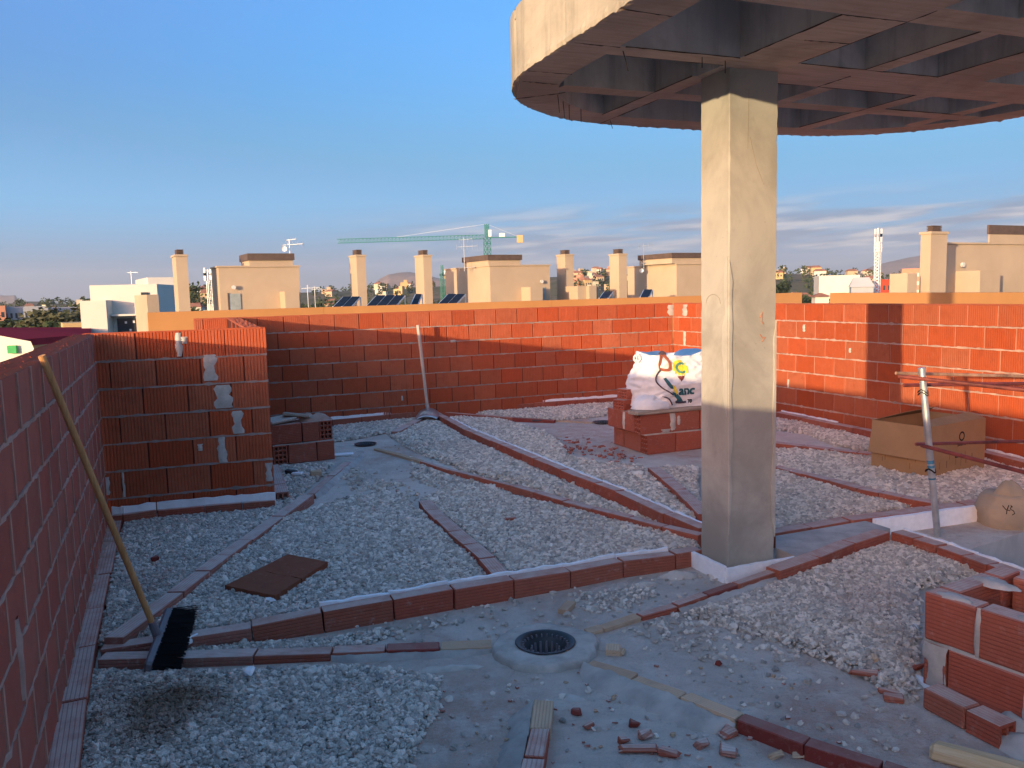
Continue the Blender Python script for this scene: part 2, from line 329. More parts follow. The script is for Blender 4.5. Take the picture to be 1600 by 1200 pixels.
# ------------------------------------------------------------------ object helpers
def put(name, me, mat=None, parent=None, loc=(0, 0, 0), rot=(0, 0, 0)):
    o = bpy.data.objects.new(name, me); COL.objects.link(o)
    if mat is not None and me is not None and not me.materials: me.materials.append(mat)
    if parent is not None: o.parent = parent
    o.location = loc; o.rotation_euler = rot
    return o
def tag(o, label, cat, group=None):
    o['label'] = label; o['category'] = cat
    if group: o['group'] = group
    return o
def thing(name, label, cat, loc=(0, 0, 0), rotz=0.0, group=None):
    o = bpy.data.objects.new(name, None); COL.objects.link(o); o.location = loc; o.rotation_euler = (0, 0, rotz)
    o.empty_display_size = 0.05
    return tag(o, label, cat, group)
def kind(o, k): o['kind'] = k; return o

class MB:
    def __init__(s): s.v = []; s.f = []
    def add(s, vs, fs):
        b = len(s.v); s.v += [tuple(x) for x in vs]; s.f += [tuple(i + b for i in q) for q in fs]
    def box(s, c, size, rz=0.0, top=None, M4=None):
        x, y, z = (q / 2 for q in size); tx, ty = (top or (1, 1))
        vs = [(-x, -y, -z), (x, -y, -z), (x, y, -z), (-x, y, -z), (-x * tx, -y * ty, z), (x * tx, -y * ty, z), (x * tx, y * ty, z), (-x * tx, y * ty, z)]
        ca, sa = math.cos(rz), math.sin(rz)
        if M4 is None: vs = [(c[0] + a * ca - b * sa, c[1] + a * sa + b * ca, c[2] + d) for a, b, d in vs]
        else: vs = [tuple(M4 @ Vector(q)) for q in vs]
        s.add(vs, [(0, 3, 2, 1), (4, 5, 6, 7), (0, 1, 5, 4), (1, 2, 6, 5), (2, 3, 7, 6), (3, 0, 4, 7)]); return s
    def beam(s, a, b, wd, ht=None):
        a, b = Vector(a), Vector(b); d = (b - a)
        q = d.to_track_quat('X', 'Z').to_matrix().to_4x4(); q.translation = (a + b) / 2
        return s.box(None, (d.length, wd, ht or wd), M4=q)
    def tube(s, pts, r, n=8, cap=True, r2=None):
        pts = [Vector(p) for p in pts]; rings = []
        for i, p in enumerate(pts):
            d = (pts[min(i + 1, len(pts) - 1)] - pts[max(i - 1, 0)]).normalized()
            q = d.to_track_quat('Z', 'Y'); rr = r if r2 is None else lerp(r, r2, i / (len(pts) - 1))
            rings.append([p + q @ Vector((rr * math.cos(2 * math.pi * j / n), rr * math.sin(2 * math.pi * j / n), 0)) for j in range(n)])
        vs = [v for ring in rings for v in ring]
        fs = [(i * n + j, i * n + (j + 1) % n, (i + 1) * n + (j + 1) % n, (i + 1) * n + j) for i in range(len(pts) - 1) for j in range(n)]
        if cap: fs += [tuple(range(n))[::-1], tuple((len(pts) - 1) * n + j for j in range(n))]
        s.add(vs, fs); return s
    def prism(s, poly, z0, z1):
        n = len(poly); vs = [(x, y, z0) for x, y in poly] + [(x, y, z1) for x, y in poly]
        s.add(vs, [tuple(range(n))[::-1], tuple(range(n, 2 * n))] + [(i, (i + 1) % n, n + (i + 1) % n, n + i) for i in range(n)]); return s
    def mesh(s, name, mat=None, smooth=False):
        me = bpy.data.meshes.new(name); me.from_pydata(s.v, [], s.f); me.update()
        if mat: me.materials.append(mat)
        if smooth: me.polygons.foreach_set('use_smooth', [True] * len(me.polygons))
        return me
    def put(s, name, mat, parent=None, loc=(0, 0, 0), rot=(0, 0, 0), smooth=False):
        return put(name, s.mesh(name, mat, smooth), None, parent, loc, rot)

def bev_mesh(name, L, W, H, mat, b=0.004, seed=0, jit=0.0012, slant=0.0):
    """Chamfered block centred on its origin, corners a little uneven."""
    rg = random.Random(seed); m = MB(); vs = {}; hx, hy, hz = L / 2, W / 2, H / 2; b = min(b, hx * .4, hy * .4, hz * .4)
    for sx_ in (-1, 1):
        for sy in (-1, 1):
            for sz in (-1, 1):
                j = Vector([rg.uniform(-1, 1) * jit for _ in range(3)]); bb = b * rg.uniform(0.6, 1.8)
                for ax in range(3):
                    p = Vector((sx_ * hx, sy * hy, sz * hz)) + j
                    for q in range(3):
                        if q != ax: p[q] -= (sx_, sy, sz)[q] * bb
                    vs[(sx_, sy, sz, ax)] = len(m.v); m.v.append(tuple(p))
    V = lambda *k: vs[k]
    for ax in range(3):
        o1, o2 = [q for q in range(3) if q != ax]
        for s in (-1, 1):
            ks = []
            for a, c in ((-1, -1), (1, -1), (1, 1), (-1, 1)):
                k = [0, 0, 0]; k[ax] = s; k[o1] = a; k[o2] = c; ks.append(V(*k, ax))
            m.f.append(tuple(ks))
    for a1 in range(3):
        for a2 in range(a1 + 1, 3):
            a3 = 3 - a1 - a2
            for s1 in (-1, 1):
                for s2 in (-1, 1):
                    q = []
                    for ax, s3 in ((a1, -1), (a1, 1), (a2, 1), (a2, -1)):
                        k = [0, 0, 0]; k[a1] = s1; k[a2] = s2; k[a3] = s3; q.append(V(*k, ax))
                    m.f.append(tuple(q))
    for a in (-1, 1):
        for c in (-1, 1):
            for d in (-1, 1): m.f.append((V(a, c, d, 0), V(a, c, d, 1), V(a, c, d, 2)))
    me = m.mesh(name, mat); fix_normals(me); return me
def fix_normals(me):
    bm = bmesh.new(); bm.from_mesh(me); bmesh.ops.recalc_face_normals(bm, faces=bm.faces); bm.to_mesh(me); bm.free()

def rib_mesh(name, L, W, H, mat, ribs=13, depth=0.0045, seed=0):
    """Wall block whose front (-y) carries vertical grooves."""
    rg = random.Random(seed); m = MB(); x0 = -L / 2; n = max(1, round(ribs * L / 0.29)); p = L / n; prof = [(x0, -W / 2 + 0.006)]
    for i in range(n):
        a = x0 + i * p; o = rg.uniform(-.0008, .0008)
        prof += [(a + p * .14, -W / 2 + o), (a + p * .80, -W / 2 + o), (a + p * .88, -W / 2 + depth)]
        if i < n - 1: prof += [(a + p * 1.04, -W / 2 + depth)]
    prof[-1] = (L / 2, -W / 2 + 0.006); prof += [(L / 2, W / 2), (x0, W / 2)]
    k = len(prof); z0 = -H / 2; z1 = H / 2
    m.add([(x, y, z0) for x, y in prof] + [(x, y, z1) for x, y in prof], [(i, (i + 1) % k, k + (i + 1) % k, k + i) for i in range(k)])
    m.f += [tuple(range(k))[::-1], tuple(range(k, 2 * k))]
    me = m.mesh(name, mat); fix_normals(me); return me

def hollow_mesh(name, L, W, H, nx, nz, mat, end=-1, seed=0, depth=0.05):
    """Hollow brick: a grid of square cavities shows in the end face at x = end * L/2."""
    m = MB(); hx, hy, hz = L / 2, W / 2, H / 2; X = end * hx; wb = 0.012
    ys = [-hy]; zs = [-hz]
    cw = (W - wb * (nx + 1)) / nx; ch = (H - wb * (nz + 1)) / nz
    for i in range(nx): ys += [-hy + wb + i * (cw + wb), -hy + (i + 1) * (cw + wb)]
    for i in range(nz): zs += [-hz + wb + i * (ch + wb), -hz + (i + 1) * (ch + wb)]
    ys.append(hy); zs.append(hz)
    for i in range(len(ys) - 1):
        for j in range(len(zs) - 1):
            a, b, c, d = ys[i], ys[i + 1], zs[j], zs[j + 1]
            if i % 2 and j % 2:
                Q = X - end * depth
                m.add([(X, a, c), (X, b, c), (X, b, d), (X, a, d), (Q, a, c), (Q, b, c), (Q, b, d), (Q, a, d)], [(0, 1, 5, 4), (1, 2, 6, 5), (2, 3, 7, 6), (3, 0, 4, 7), (4, 5, 6, 7)])
            else: m.add([(X, a, c), (X, b, c), (X, b, d), (X, a, d)], [(0, 1, 2, 3)])
    Y = -X
    m.add([(X, -hy, -hz), (X, hy, -hz), (X, hy, hz), (X, -hy, hz), (Y, -hy, -hz), (Y, hy, -hz), (Y, hy, hz), (Y, -hy, hz)], [(0, 1, 5, 4), (1, 2, 6, 5), (2, 3, 7, 6), (3, 0, 4, 7), (4, 5, 6, 7)])
    me = m.mesh(name, mat); bm = bmesh.new(); bm.from_mesh(me); bmesh.ops.remove_doubles(bm, verts=bm.verts, dist=1e-5); bmesh.ops.recalc_face_normals(bm, faces=bm.faces); bm.to_mesh(me); bm.free()
    return me

def blob_mesh(name, rx, ry, h, mat, seed=0, n=18, rings=5, rough=0.25, flat=0.5):
    """Lump of mortar or a heap: an uneven dome standing on z = 0."""
    m = MB(); off = Vector((seed * 7.3, seed * 3.1, 0)); vs = []
    for i in range(rings + 1):
        t = i / rings; rad = 1 - t ** 1.0
        zz = h * (1 - (1 - t) ** (1 / flat)) if i else 0
        for j in range(n):
            a = 2 * math.pi * j / n; d = Vector((math.cos(a), math.sin(a), 0)); k = 1 + rough * noise.noise(d * 1.7 + off + Vector((0, 0, t)))
            x, y = rx * rad * k * d.x, ry * rad * k * d.y
            vs.append((x, y, zz * (1 + rough * 1.2 * noise.noise(Vector((x, y, 0)) * 18 + off)) - (0.006 if i == 0 else 0)))
    fs = [(i * n + j, i * n + (j + 1) % n, (i + 1) * n + (j + 1) % n, (i + 1) * n + j) for i in range(rings) for j in range(n)]
    m.add(vs, fs); return m.mesh(name, mat, True)

def ragged_mesh(name, L, W, H, mat, seed=0, n=None, amp=0.008):
    """Long strip with uneven long edges (foam boards, mortar beds); x along, base at z = 0."""
    rg = random.Random(seed); n = n or max(2, int(L / 0.05)); m = MB(); vs = []
    for i in range(n + 1):
        x = -L / 2 + L * i / n; a, b, c = (rg.uniform(-amp, amp) for _ in range(3)); q = rg.uniform(-amp, amp) * .4
        vs += [(x, -W / 2 + q, 0), (x, W / 2 - q, 0), (x, W / 2 + b * .5, H + c), (x, -W / 2 + a * .5, H + c + a * .3)]
    fs = [(i * 4 + j, i * 4 + (j + 1) % 4, i * 4 + 4 + (j + 1) % 4, i * 4 + 4 + j) for i in range(n) for j in range(4)]
    m.add(vs, fs + [(3, 2, 1, 0), tuple(4 * n + j for j in range(4))]); me = m.mesh(name, mat); fix_normals(me); return me

def bed_mesh(name, pts, w0, w1, h0, h1, side, mat, seed=0):
    """Sloped mortar bank along a line of world points: crest at pts, foot out to the side."""
    rg = random.Random(seed); m = MB(); vs = []; n = len(pts)
    for i, p in enumerate(pts):
        d = (pts[min(i + 1, n - 1)] - pts[max(i - 1, 0)]); d.z = 0; d.normalize(); nn = Vector((-d.y, d.x, 0)) * side; t = i / (n - 1)
        wd = lerp(w0, w1, t) * rg.uniform(0.82, 1.18) * min(1, (1 - t) * 5 + .12) * min(1, t * 8 + .35); h = lerp(h0, h1, t) * rg.uniform(.9, 1.08)
        for f, g in ((0, 1), (.25, .92), (.6, .6), (1, -0.05)):
            q = p + nn * wd * f; vs.append((q.x, q.y, h * g * (1 + rg.uniform(-.1, .1))))
    fs = [(i * 4 + j, i * 4 + 4 + j, i * 4 + 5 + j, i * 4 + 1 + j) for i in range(n - 1) for j in range(3)]
    m.add(vs, fs); me = m.mesh(name, mat, True); return me

# ------------------------------------------------------------------ the roof slab, with openings for the drains and the shaft
TH1, TH2 = R(21.78), R(-67.7)
D1, D2, D3 = P(852, 1006, 0.03), P(571, 694, 0.01), P(942, 660, 0.01)
shaft = [Vector((2.52, 4.715, 0)), Vector((3.95, 5.60, 0)), Vector((4.75, 3.9, 0)), Vector((2.95, 3.6, 0))]
def circ(c, r, n=28): return [Vector((c.x + r * math.cos(2 * math.pi * i / n), c.y + r * math.sin(2 * math.pi * i / n), 0)) for i in range(n)]
outer = [Vector(q) for q in ((-1.2, -7, 0), (9.5, -7, 0), (9.5, -3.5, 0), (2.48, 12.1, 0), (-3.9, 9.6, 0), (-5.2, 5.3, 0))]
loops = [outer, circ(D1, .112), circ(D2, .10), circ(D3, .10), shaft]
tri = tessellate_polygon([[tuple(p) for p in l] for l in loops])
flat = [p for l in loops for p in l]
m = MB(); m.add(flat, [tuple(t) for t in tri])
n0 = len(m.v); base = len(outer) + 28 * 3
for i in range(4):                                        # sides of the shaft
    a, b = shaft[i], shaft[(i + 1) % 4]; m.add([a, b, b - Vector((0, 0, .9)), a - Vector((0, 0, .9))], [(0, 1, 2, 3)])
me = m.mesh('roof_slab', M['slab']); fix_normals(me)
me.materials.append(M['concrete_floor'])
for p in me.polygons:
    if abs(p.normal.z) < .5: p.material_index = 1
    elif p.normal.z < 0: p.flip()
kind(put('roof_slab', me), 'structure')
mm = MB(); mm.add([s - Vector((0, 0, .85)) for s in shaft], [(0, 1, 2, 3)])
kind(mm.put('shaft_floor', M['concrete_floor']), 'structure')

# ------------------------------------------------------------------ brick walls
ROW = 0.1965
_cache = {}
def wall_brick(style, L, var):
    full = abs(L - 0.29) < 0.003
    key = (style, round(L, 3), var if full else 0)
    if key not in _cache:
        H, W = ROW - 0.009, 0.13
        if style == 'ribbed': me = rib_mesh('brick', L, W, H, M['brick'], 13, seed=var + 3)
        elif style == 'wide': me = bev_mesh('brick', L, W, H, M['brick_wide'], 0.004, var + 5)
        else: me = bev_mesh('brick', L, W, H, M['brick_smooth'], 0.004, var + 9)
        _cache[key] = me
    return _cache[key]
def brick_wall(label, org, th, s0, s1, phases, style, rows=7, mortar='mortar', z0=-0.0015, joint=0.006, bedproud=0.001, smears=(), filled=False, seed=1):
    rg = random.Random(seed)
    root = thing('brick_wall', label, 'wall', (org[0], org[1], z0), th)
    T = 0.14; L = s1 - s0
    core = MB(); core.box((s0 + L / 2, T / 2 + .004 + (0.0 if not filled else 0), rows * ROW / 2 - .004), (L - .004, T - .016 - (0 if not filled else -.0), rows * ROW - .012))
    core.put('mortar_core', M['cavity'] if mortar == 'mortar' else M['joint_clay'], root)
    bed = MB()
    for r in range(rows):
        zc = rows * ROW - (r + .5) * ROW
        xs = [s0]; x = s0 + (phases[r] * .3) % .3
        if x - s0 < .035: x += .3
        while x < s1 - .035: xs.append(x); x += .3
        xs.append(s1)
        for a, b in zip(xs, xs[1:]):
            Lb = b - a - (joint if not filled else .016)
            if Lb < .02: continue
            if abs(Lb - .29) < .012: Lb = .29 if not filled else .284
            if filled and abs(Lb - .284) < .003: pass
            o = put('brick', wall_brick(style, Lb, rg.randrange(4)), None, root, ((a + b) / 2 + rg.uniform(-.001, .001), T / 2 + rg.uniform(-.0025, .0015), zc + rg.uniform(-.0012, .0012)),
                    (rg.uniform(-.004, .004), rg.uniform(-.002, .002), rg.uniform(-.004, .004)))
        if r < rows - 1 or True:                              # bed joint under this course, squeezed out unevenly
            zz = rows * ROW - (r + 1) * ROW; n = max(2, int(L / .035)); vs = []
            for i in range(n + 1):
                x = s0 + L * i / n; hh = .0045 + abs(rg.gauss(0, .0032)); pr = bedproud + max(-.002, rg.gauss(0, .0022))
                up = hh * rg.uniform(.4, 1.5)
                vs += [(x, .003 - pr, zz - hh), (x, .003 - pr, zz + up), (x, .02, zz + up), (x, .02, zz - hh)]
            bed.add(vs, [(i * 4 + j, i * 4 + (j + 1) % 4, i * 4 + 4 + (j + 1) % 4, i * 4 + 4 + j) for i in range(n) for j in range(4)])
    tr = MB(); nn = 8; zt_ = rows * ROW - .006; x = s0       # ridged top face of the last course
    while x < s1 - .02:
        xe = min(x + .3, s1)
        for i in range(nn):
            y0 = .006 + i * .0158; hh_ = .009 * rg.uniform(.6, 1.25); e0, e1 = x + rg.uniform(.001, .004), xe - rg.uniform(.001, .004)
            tr.add([(e0, y0, zt_), (e0, y0 + .0145, zt_), (e0, y0 + .008, zt_ + hh_), (e1, y0, zt_), (e1, y0 + .0145, zt_), (e1, y0 + .008, zt_ + hh_ * rg.uniform(.7, 1.2))], [(0, 3, 5, 2), (1, 2, 5, 4), (0, 2, 1), (3, 4, 5)])
        x += .3
    tr.put('top_ribs', M['brick'], root)
    me = bed.mesh('bed_joint', M['wall_mortar' if mortar == 'mortar' else mortar]); fix_normals(me); put('bed_joint', me, None, root)
    if filled:                                                # upright joints struck flush with mortar
        hd = MB()
        for r in range(rows):
            zc = rows * ROW - (r + .5) * ROW; x = s0 + (phases[r] * .3) % .3
            while x < s1:
                if x > s0: hd.box((x, .013, zc), (.022, .026 + rg.uniform(0, .003), ROW - .012))
                x += .3
        hd.put('upright_joint', M['joint_clay'], root)
    for (sx0, zz, wd, ht) in smears:                          # mortar slapped over the face
        n = 7; vs = []; rs = random.Random(int(sx0 * 1000 + zz * 77)); mmm = MB()
        for i in range(n + 1):
            t = i / n; z = zz - ht / 2 + ht * t; a = wd * .5 * rs.uniform(.55, 1.15); b = wd * .5 * rs.uniform(.55, 1.15)
            dp = -.003 - .007 * math.sin(math.pi * t) * rs.uniform(.6, 1.2)
            vs += [(sx0 - a, .004, z), (sx0 - a * .5, dp, z), (sx0 + b * .4, dp * rs.uniform(.7, 1.2), z), (sx0 + b, .004, z)]
        mmm.add(vs, [(i * 4 + j, i * 4 + j + 1, i * 4 + 5 + j, i * 4 + 4 + j) for i in range(n) for j in range(3)])
        mmm.put('mortar_smear', M['mortar_rose' if filled else 'mortar'], root, smooth=True)
    return root
zr = lambda r: 7 * ROW - (r + .5) * ROW
brick_wall('long sunlit ribbed brick parapet behind the leaning shovel, crossed by a slanting shadow', (-2.6908, 9.9549), TH1, -1.0, 5.40,
           [.33, .07, .49, .17, .52, .22, .5], 'ribbed', seed=1, smears=[(5.38, zr(0), .13, .15), (2.1, zr(2) + .1, .08, .03), (1.4, zr(5), .03, .06)])
brick_wall('smooth orange brick parapet behind the cardboard box, carrying the column shadow', (3.219, 9.786), TH2, -2.355, 4.6,
           [.84, .43, .96, .41, .96, .44, .94], 'smooth', seed=2, bedproud=.003, mortar='mortar_pink', smears=[(-2.07, zr(0), .12, .16), (-2.08, zr(2), .07, .2), (.3, zr(1) + .02, .04, .08), (1.0, zr(2), .03, .05), (.05, zr(4) - .05, .03, .1)])
brick_wall('short shaded ribbed brick wall facing the broom, with grey mortar patches', (-2.9148, 5.8173), R(18.06), -.06, 1.165,
           [.13, .53, .2, .65, .23, .6, .17], 'ribbed', seed=3, smears=[(.56, zr(0), .05, .17), (.76, zr(1) + .02, .10, .19), (.84, zr(2), .12, .17), (.93, zr(3), .08, .17), (.81, zr(4), .07, .19), (.66, zr(4) + .03, .04, .05), (.02, zr(5), .05, .13), (1.13, zr(5), .05, .14), (.6, zr(0) + .03, .05, .05), (.13, zr(5), .02, .18)])
brick_wall('tall plain brick wall in shade beside the broom, running along the walkway', (-2.744 + .379 * 3.9, 5.472 - .925 * 3.9), R(112.3), -2.2, 4.24,
           [.47, .81, .33, .75, .28, .72, .2], 'wide', seed=4, mortar='mortar_rose', filled=True, smears=[(.55, .55, .06, .25)])
brick_wall('brick return wall going back from the short shaded wall to the long parapet', (-1.815, 6.172), R(110.5), .15, 3.86,
           [.2, .7, .2, .7, .2, .7, .2], 'ribbed', seed=5)
bk = MB(); wd_ = Vector((.379, -.925, 0)); q0 = Vector((-2.744, 5.472, 0)) + wd_ * 6.1; q1 = Vector((-2.744, 5.472, 0)) + wd_ * 13
nrm = Vector((-.925, -.379, 0)) * .07
bk.beam(q0 + nrm + Vector((0, 0, .686)), q1 + nrm + Vector((0, 0, .686)), .14, 1.373)
tag(bk.put('parapet_wall', M['brick_wide']), 'plain brick parapet continuing behind the viewer', 'wall')

# ------------------------------------------------------------------ brick guide strips laid on the slab
SEED = [100]
def strip(label, pts, wd=.09, side=1, mat='brick_strip', foam=None, mortar=None, tail=(), name='brick_strip', cat='brick strip', split=None, overs=None, group=None, foamtop=0.012):
    """pts: (px, py, height) of the visible top edge, one joint each; the bricks lie to its side."""
    Q = [P(*p) for p in pts]
    if split:                                                  # cut long runs into brick lengths
        out = [Q[0]]
        for a, b in zip(Q, Q[1:]):
            n = max(1, round((b - a).length / split)); out += [lerp(a, b, i / n) for i in range(1, n + 1)]
        Q = out
    base = Vector((Q[0].x, Q[0].y, 0)); root = thing(name, label, cat, base, 0, group)
    for i, (a, b) in enumerate(zip(Q, Q[1:])):
        SEED[0] += 1; rg = random.Random(SEED[0]); d = b - a; L = d.length; hd = math.atan2(d.y, d.x); pitch = -math.atan2(d.z, Vector((d.x, d.y)).length)
        nn = Vector((-math.sin(hd), math.cos(hd), 0)) * side
        H = (a.z + b.z) / 2 + .012; jag = (i in overs) if overs else False
        c = (a + b) / 2 + nn * wd / 2 - base; c.z = (a.z + b.z) / 2 - H / 2 + rg.uniform(-.003, .003)
        mt = tail[i] if i < len(tail) and tail[i] else mat
        o = put('brick' if mt != 'tan_tile' else 'tile_piece', bev_mesh('brick', max(.02, L - .007), wd + rg.uniform(-.003, .003), H, M[mt], .0025, SEED[0], .002), None, root, c + nn * rg.uniform(-.003, .003), (rg.uniform(-.015, .015), pitch, hd + rg.uniform(-.012, .012)))
        if foam is not None and foam[0] <= i < foam[1]:
            f = (a + b) / 2 + nn * (wd + .013) - base; f.z = 0
            put('foam_strip', ragged_mesh('foam_strip', L + .002, .02, (a.z + b.z) / 2 + foamtop, M['foam'], SEED[0], amp=.006), None, root, f, (0, 0, hd))
    if mortar:
        i0, i1, w0, w1, f0, f1 = mortar; seg = []
        for a, b in zip(Q[i0:i1], Q[i0 + 1:i1 + 1]): seg += [lerp(a, b, t / 9) for t in range(9)]
        seg.append(Q[i1]); seg2 = [Vector((q.x, q.y, 0)) - base for q in seg]
        me = bed_mesh('mortar_bed', seg2, w0, w1, f0, f1, -side, M['mortar_wet'], SEED[0]); put('mortar_bed', me, None, root)
    return root, Q

strip('tall red brick strip backed with white foam, running from the broom to the concrete column',
      [(155, 1016, .055), (285, 997, .07), (394, 980, .08), (505, 958, .1), (615, 938, .105), (709, 921.5, .106), (803, 906, .105), (892, 892, .1), (974, 877, .095), (1056, 866.5, .09), (1098, 860.5, .085)],
      .085, foam=(3, 9), tail=['brick_pale', 'brick_pale', 'brick_strip'])
strip('low brick strip under the broom head, ending in a tan tile at the drain',
      [(150, 1032, .05), (270, 1028.5, .046), (395, 1025, .042), (517, 1021, .035), (602, 1018, .03), (687, 1015, .026), (770, 1012, .022)], .085,
      tail=['brick_pale', 'brick_pale', 'brick_strip', 'brick_strip', 'brick_dark', 'tan_tile'], mortar=(3, 6, .03, .04, .026, .02))
strip('pale dusty brick strip running slantwise from the broom past the short wall',
      [(192, 996, .09), (287, 925, .09), (329, 892, .085), (362, 867, .085), (395, 843, .08), (444, 806, .075), (491, 772, .07)], .095, mat='brick_pale')
strip('thin low brick ridge bedded in mortar leading to the drain by the hollow brick stack',
      [(491, 771, .045), (523, 743, .035), (548, 722, .025), (568, 704, .015)], .07, mat='brick_pale', mortar=(0, 3, .05, .07, .04, .012), tail=['brick_strip', 'brick_pale', 'mortar'])
strip('short isolated strip of seven pinkish bricks in the gravel before the tall strip',
      [(654, 782, .055), (664, 797, .06), (680, 812, .068), (700, 831, .075), (724, 851, .08), (748, 873, .085), (771, 899, .09)], .1)
strip('long diagonal brick strip with a white foam edge, from the shovel to the column',
      [(673, 643, .085), (725, 671, .09), (797, 701, .1), (898, 744, .105), (960, 767, .105), (1036, 803, .1), (1092, 826, .1)], .085, split=.3, foam=(2, 40), foamtop=.004)
strip('bumpy lower diagonal brick strip ending at the column beneath the long foam edged one',
      [(796, 759, .07), (834, 770, .085), (878, 783, .085), (924, 795, .085), (980, 809, .085), (1034, 823, .085), (1091, 837, .085)], .075)
strip('thin line of tile pieces joining a drain to the bumpy diagonal strip',
      [(583, 701, .02), (620, 710, .025), (656, 720, .03), (700, 734, .035), (748, 746, .045), (796, 758, .05)], .05, tail=['tan_tile', 'tan_tile', 'brick_strip'])
strip('short brick strip climbing from the foot of the bag box to the column',
      [(1012, 730, .075), (1032, 747, .08), (1052, 764, .08), (1071, 783, .08), (1091, 803, .08)], .1)
strip('foam topped brick strip along the foot of the long parapet, behind the shovel',
      [(425, 668, .1), (519, 656, .1), (652, 644, .1), (762, 634.5, .1), (870, 627.5, .1), (965, 620.5, .1), (1045, 614, .1)], .035, split=.33, foam=(1, 40), foamtop=.03)
strip('thin tapering strip from the shovel blade toward the drain near the bag box',
      [(690, 644, .07), (740, 648, .06), (800, 653, .05), (866, 657, .035)], .07, tail=['brick_strip', 'brick_strip', 'brick_dark'])
strip('pale flat tiles continuing the thin strip to the drain near the bag box',
      [(868, 657, .02), (895, 658.5, .015), (925, 660.5, .012)], .06, mat='tan_tile')
strip('short brick strip slanting from the shovel toward the stack of hollow bricks',
      [(668, 650, .07), (646, 662, .065), (624, 674, .06)], .1, side=-1, mat='brick_pale')
strip('dusty brick strip along the foot of the orange parapet, ending at the cardboard box',
      [(1209, 644, .1), (1252, 652.5, .1), (1295, 661.5, .1), (1332, 668.5, .1), (1371, 676, .11)], .1, foam=(0, 2))
strip('brick strip along the orange parapet foot behind the red steel tubes',
      [(1525, 704, .1), (1565, 714, .1), (1605, 724, .1), (1650, 735, .1)], .1, foam=(0, 3))
strip('low brick strip reaching the cardboard box, nearer of the two by the orange parapet',
      [(1205, 691, .075), (1252, 696.5, .075), (1295, 702, .075), (1338, 706.5, .075), (1381, 711, .075), (1430, 717, .075)], .1)
strip('stepped brick strip between the column and the steel post, behind the gravel wedge',
      [(1205, 728, .07), (1251, 740, .08), (1295, 751, .085), (1338, 762.5, .09), (1372, 769.5, .09), (1406, 777, .09), (1458, 786, .09)], .09)
strip('brick kerb behind the long white foam board, running from the column to the sack',
      [(1206, 834.5, .09), (1270, 824, .09), (1330, 813.5, .1), (1394, 805, .1), (1460, 796.5, .1), (1512, 789, .1), (1565, 781.5, .1), (1625, 773, .1)], .1, mat='brick_strip')
strip('brick kerb along the shaft opening with a white foam edge behind',
      [(1391, 831, .1), (1426, 842, .1), (1462, 853.5, .1), (1502, 868, .1), (1542, 882.5, .1), (1600, 903, .1), (1665, 926, .1)], .095, foam=(0, 6), foamtop=.006)
strip('dark pink brick kerb before the mortar wedge beside the column',
      [(1219, 893, .075), (1282, 871, .09), (1337, 848.5, .098), (1391, 830.5, .1)], .1)
strip('thin broken brick ridge with tan tile ends curving from the drain to the column foot',
      [(920, 990, .012), (945, 983, .018), (1003, 963, .025), (1060, 947, .032), (1107, 930, .04), (1155, 914, .05), (1217, 893, .06)], .055,
      tail=['tan_tile', 'tan_tile', 'brick_strip', 'brick_strip', 'brick_dark'], mortar=(3, 6, .05, .1, .02, .04))
strip('low ridge of tan and dark red tiles on a grey mortar bank beyond the drain',
      [(912, 1040, .028), (985, 1062, .04), (1062, 1089, .045), (1149, 1124, .05), (1256, 1163, .055), (1375, 1200, .055), (1450, 1226, .05)], .06,
      tail=['tan_tile', 'tan_tile', 'tan_tile', 'brick_dark', 'brick_dark', 'brick_dark'], mortar=(0, 3, .085, .12, .045, .04))
strip('short tile and brick ridge on a dark mortar bank, end on to the drain',
      [(833, 1093, .045), (827, 1138, .05), (817, 1182, .055), (806, 1240, .055)], .072, tail=['tan_tile', 'brick_strip', 'brick_strip'], mortar=(0, 3, .09, .1, .045, .05))
strip('row of long dark bricks laid along the foot of the tall shaded wall',
      [(192, 808, .06), (184, 845, .06), (173, 895, .06), (162, 948, .06), (150, 1008, .06), (137, 1090, .06), (121, 1200, .06), (103, 1330, .06)], .175, side=-1)
strip('foam topped brick footing of the short shaded wall',
      [(172, 806, .1), (191, 805, .1), (245, 797.5, .1), (320, 790.5, .1), (378, 786, .1), (430, 782, .1)], .035, foam=(0, 5), foamtop=.05)
# mortar line between tall wall and its row of bricks
a, b = P(176, 812, .05), P(34, 1260, .05); d = b - a
put('wall_foot_mortar', ragged_mesh('wall_foot_mortar', d.length, .05, .055, M['mortar_pink'], 3, amp=.02), None, None, ((a.x + b.x) / 2, (a.y + b.y) / 2, 0), (0, 0, math.atan2(d.y, d.x)))
tag(bpy.data.objects['wall_foot_mortar'], 'ragged line of pinkish mortar between the tall shaded wall and its row of bricks', 'mortar')

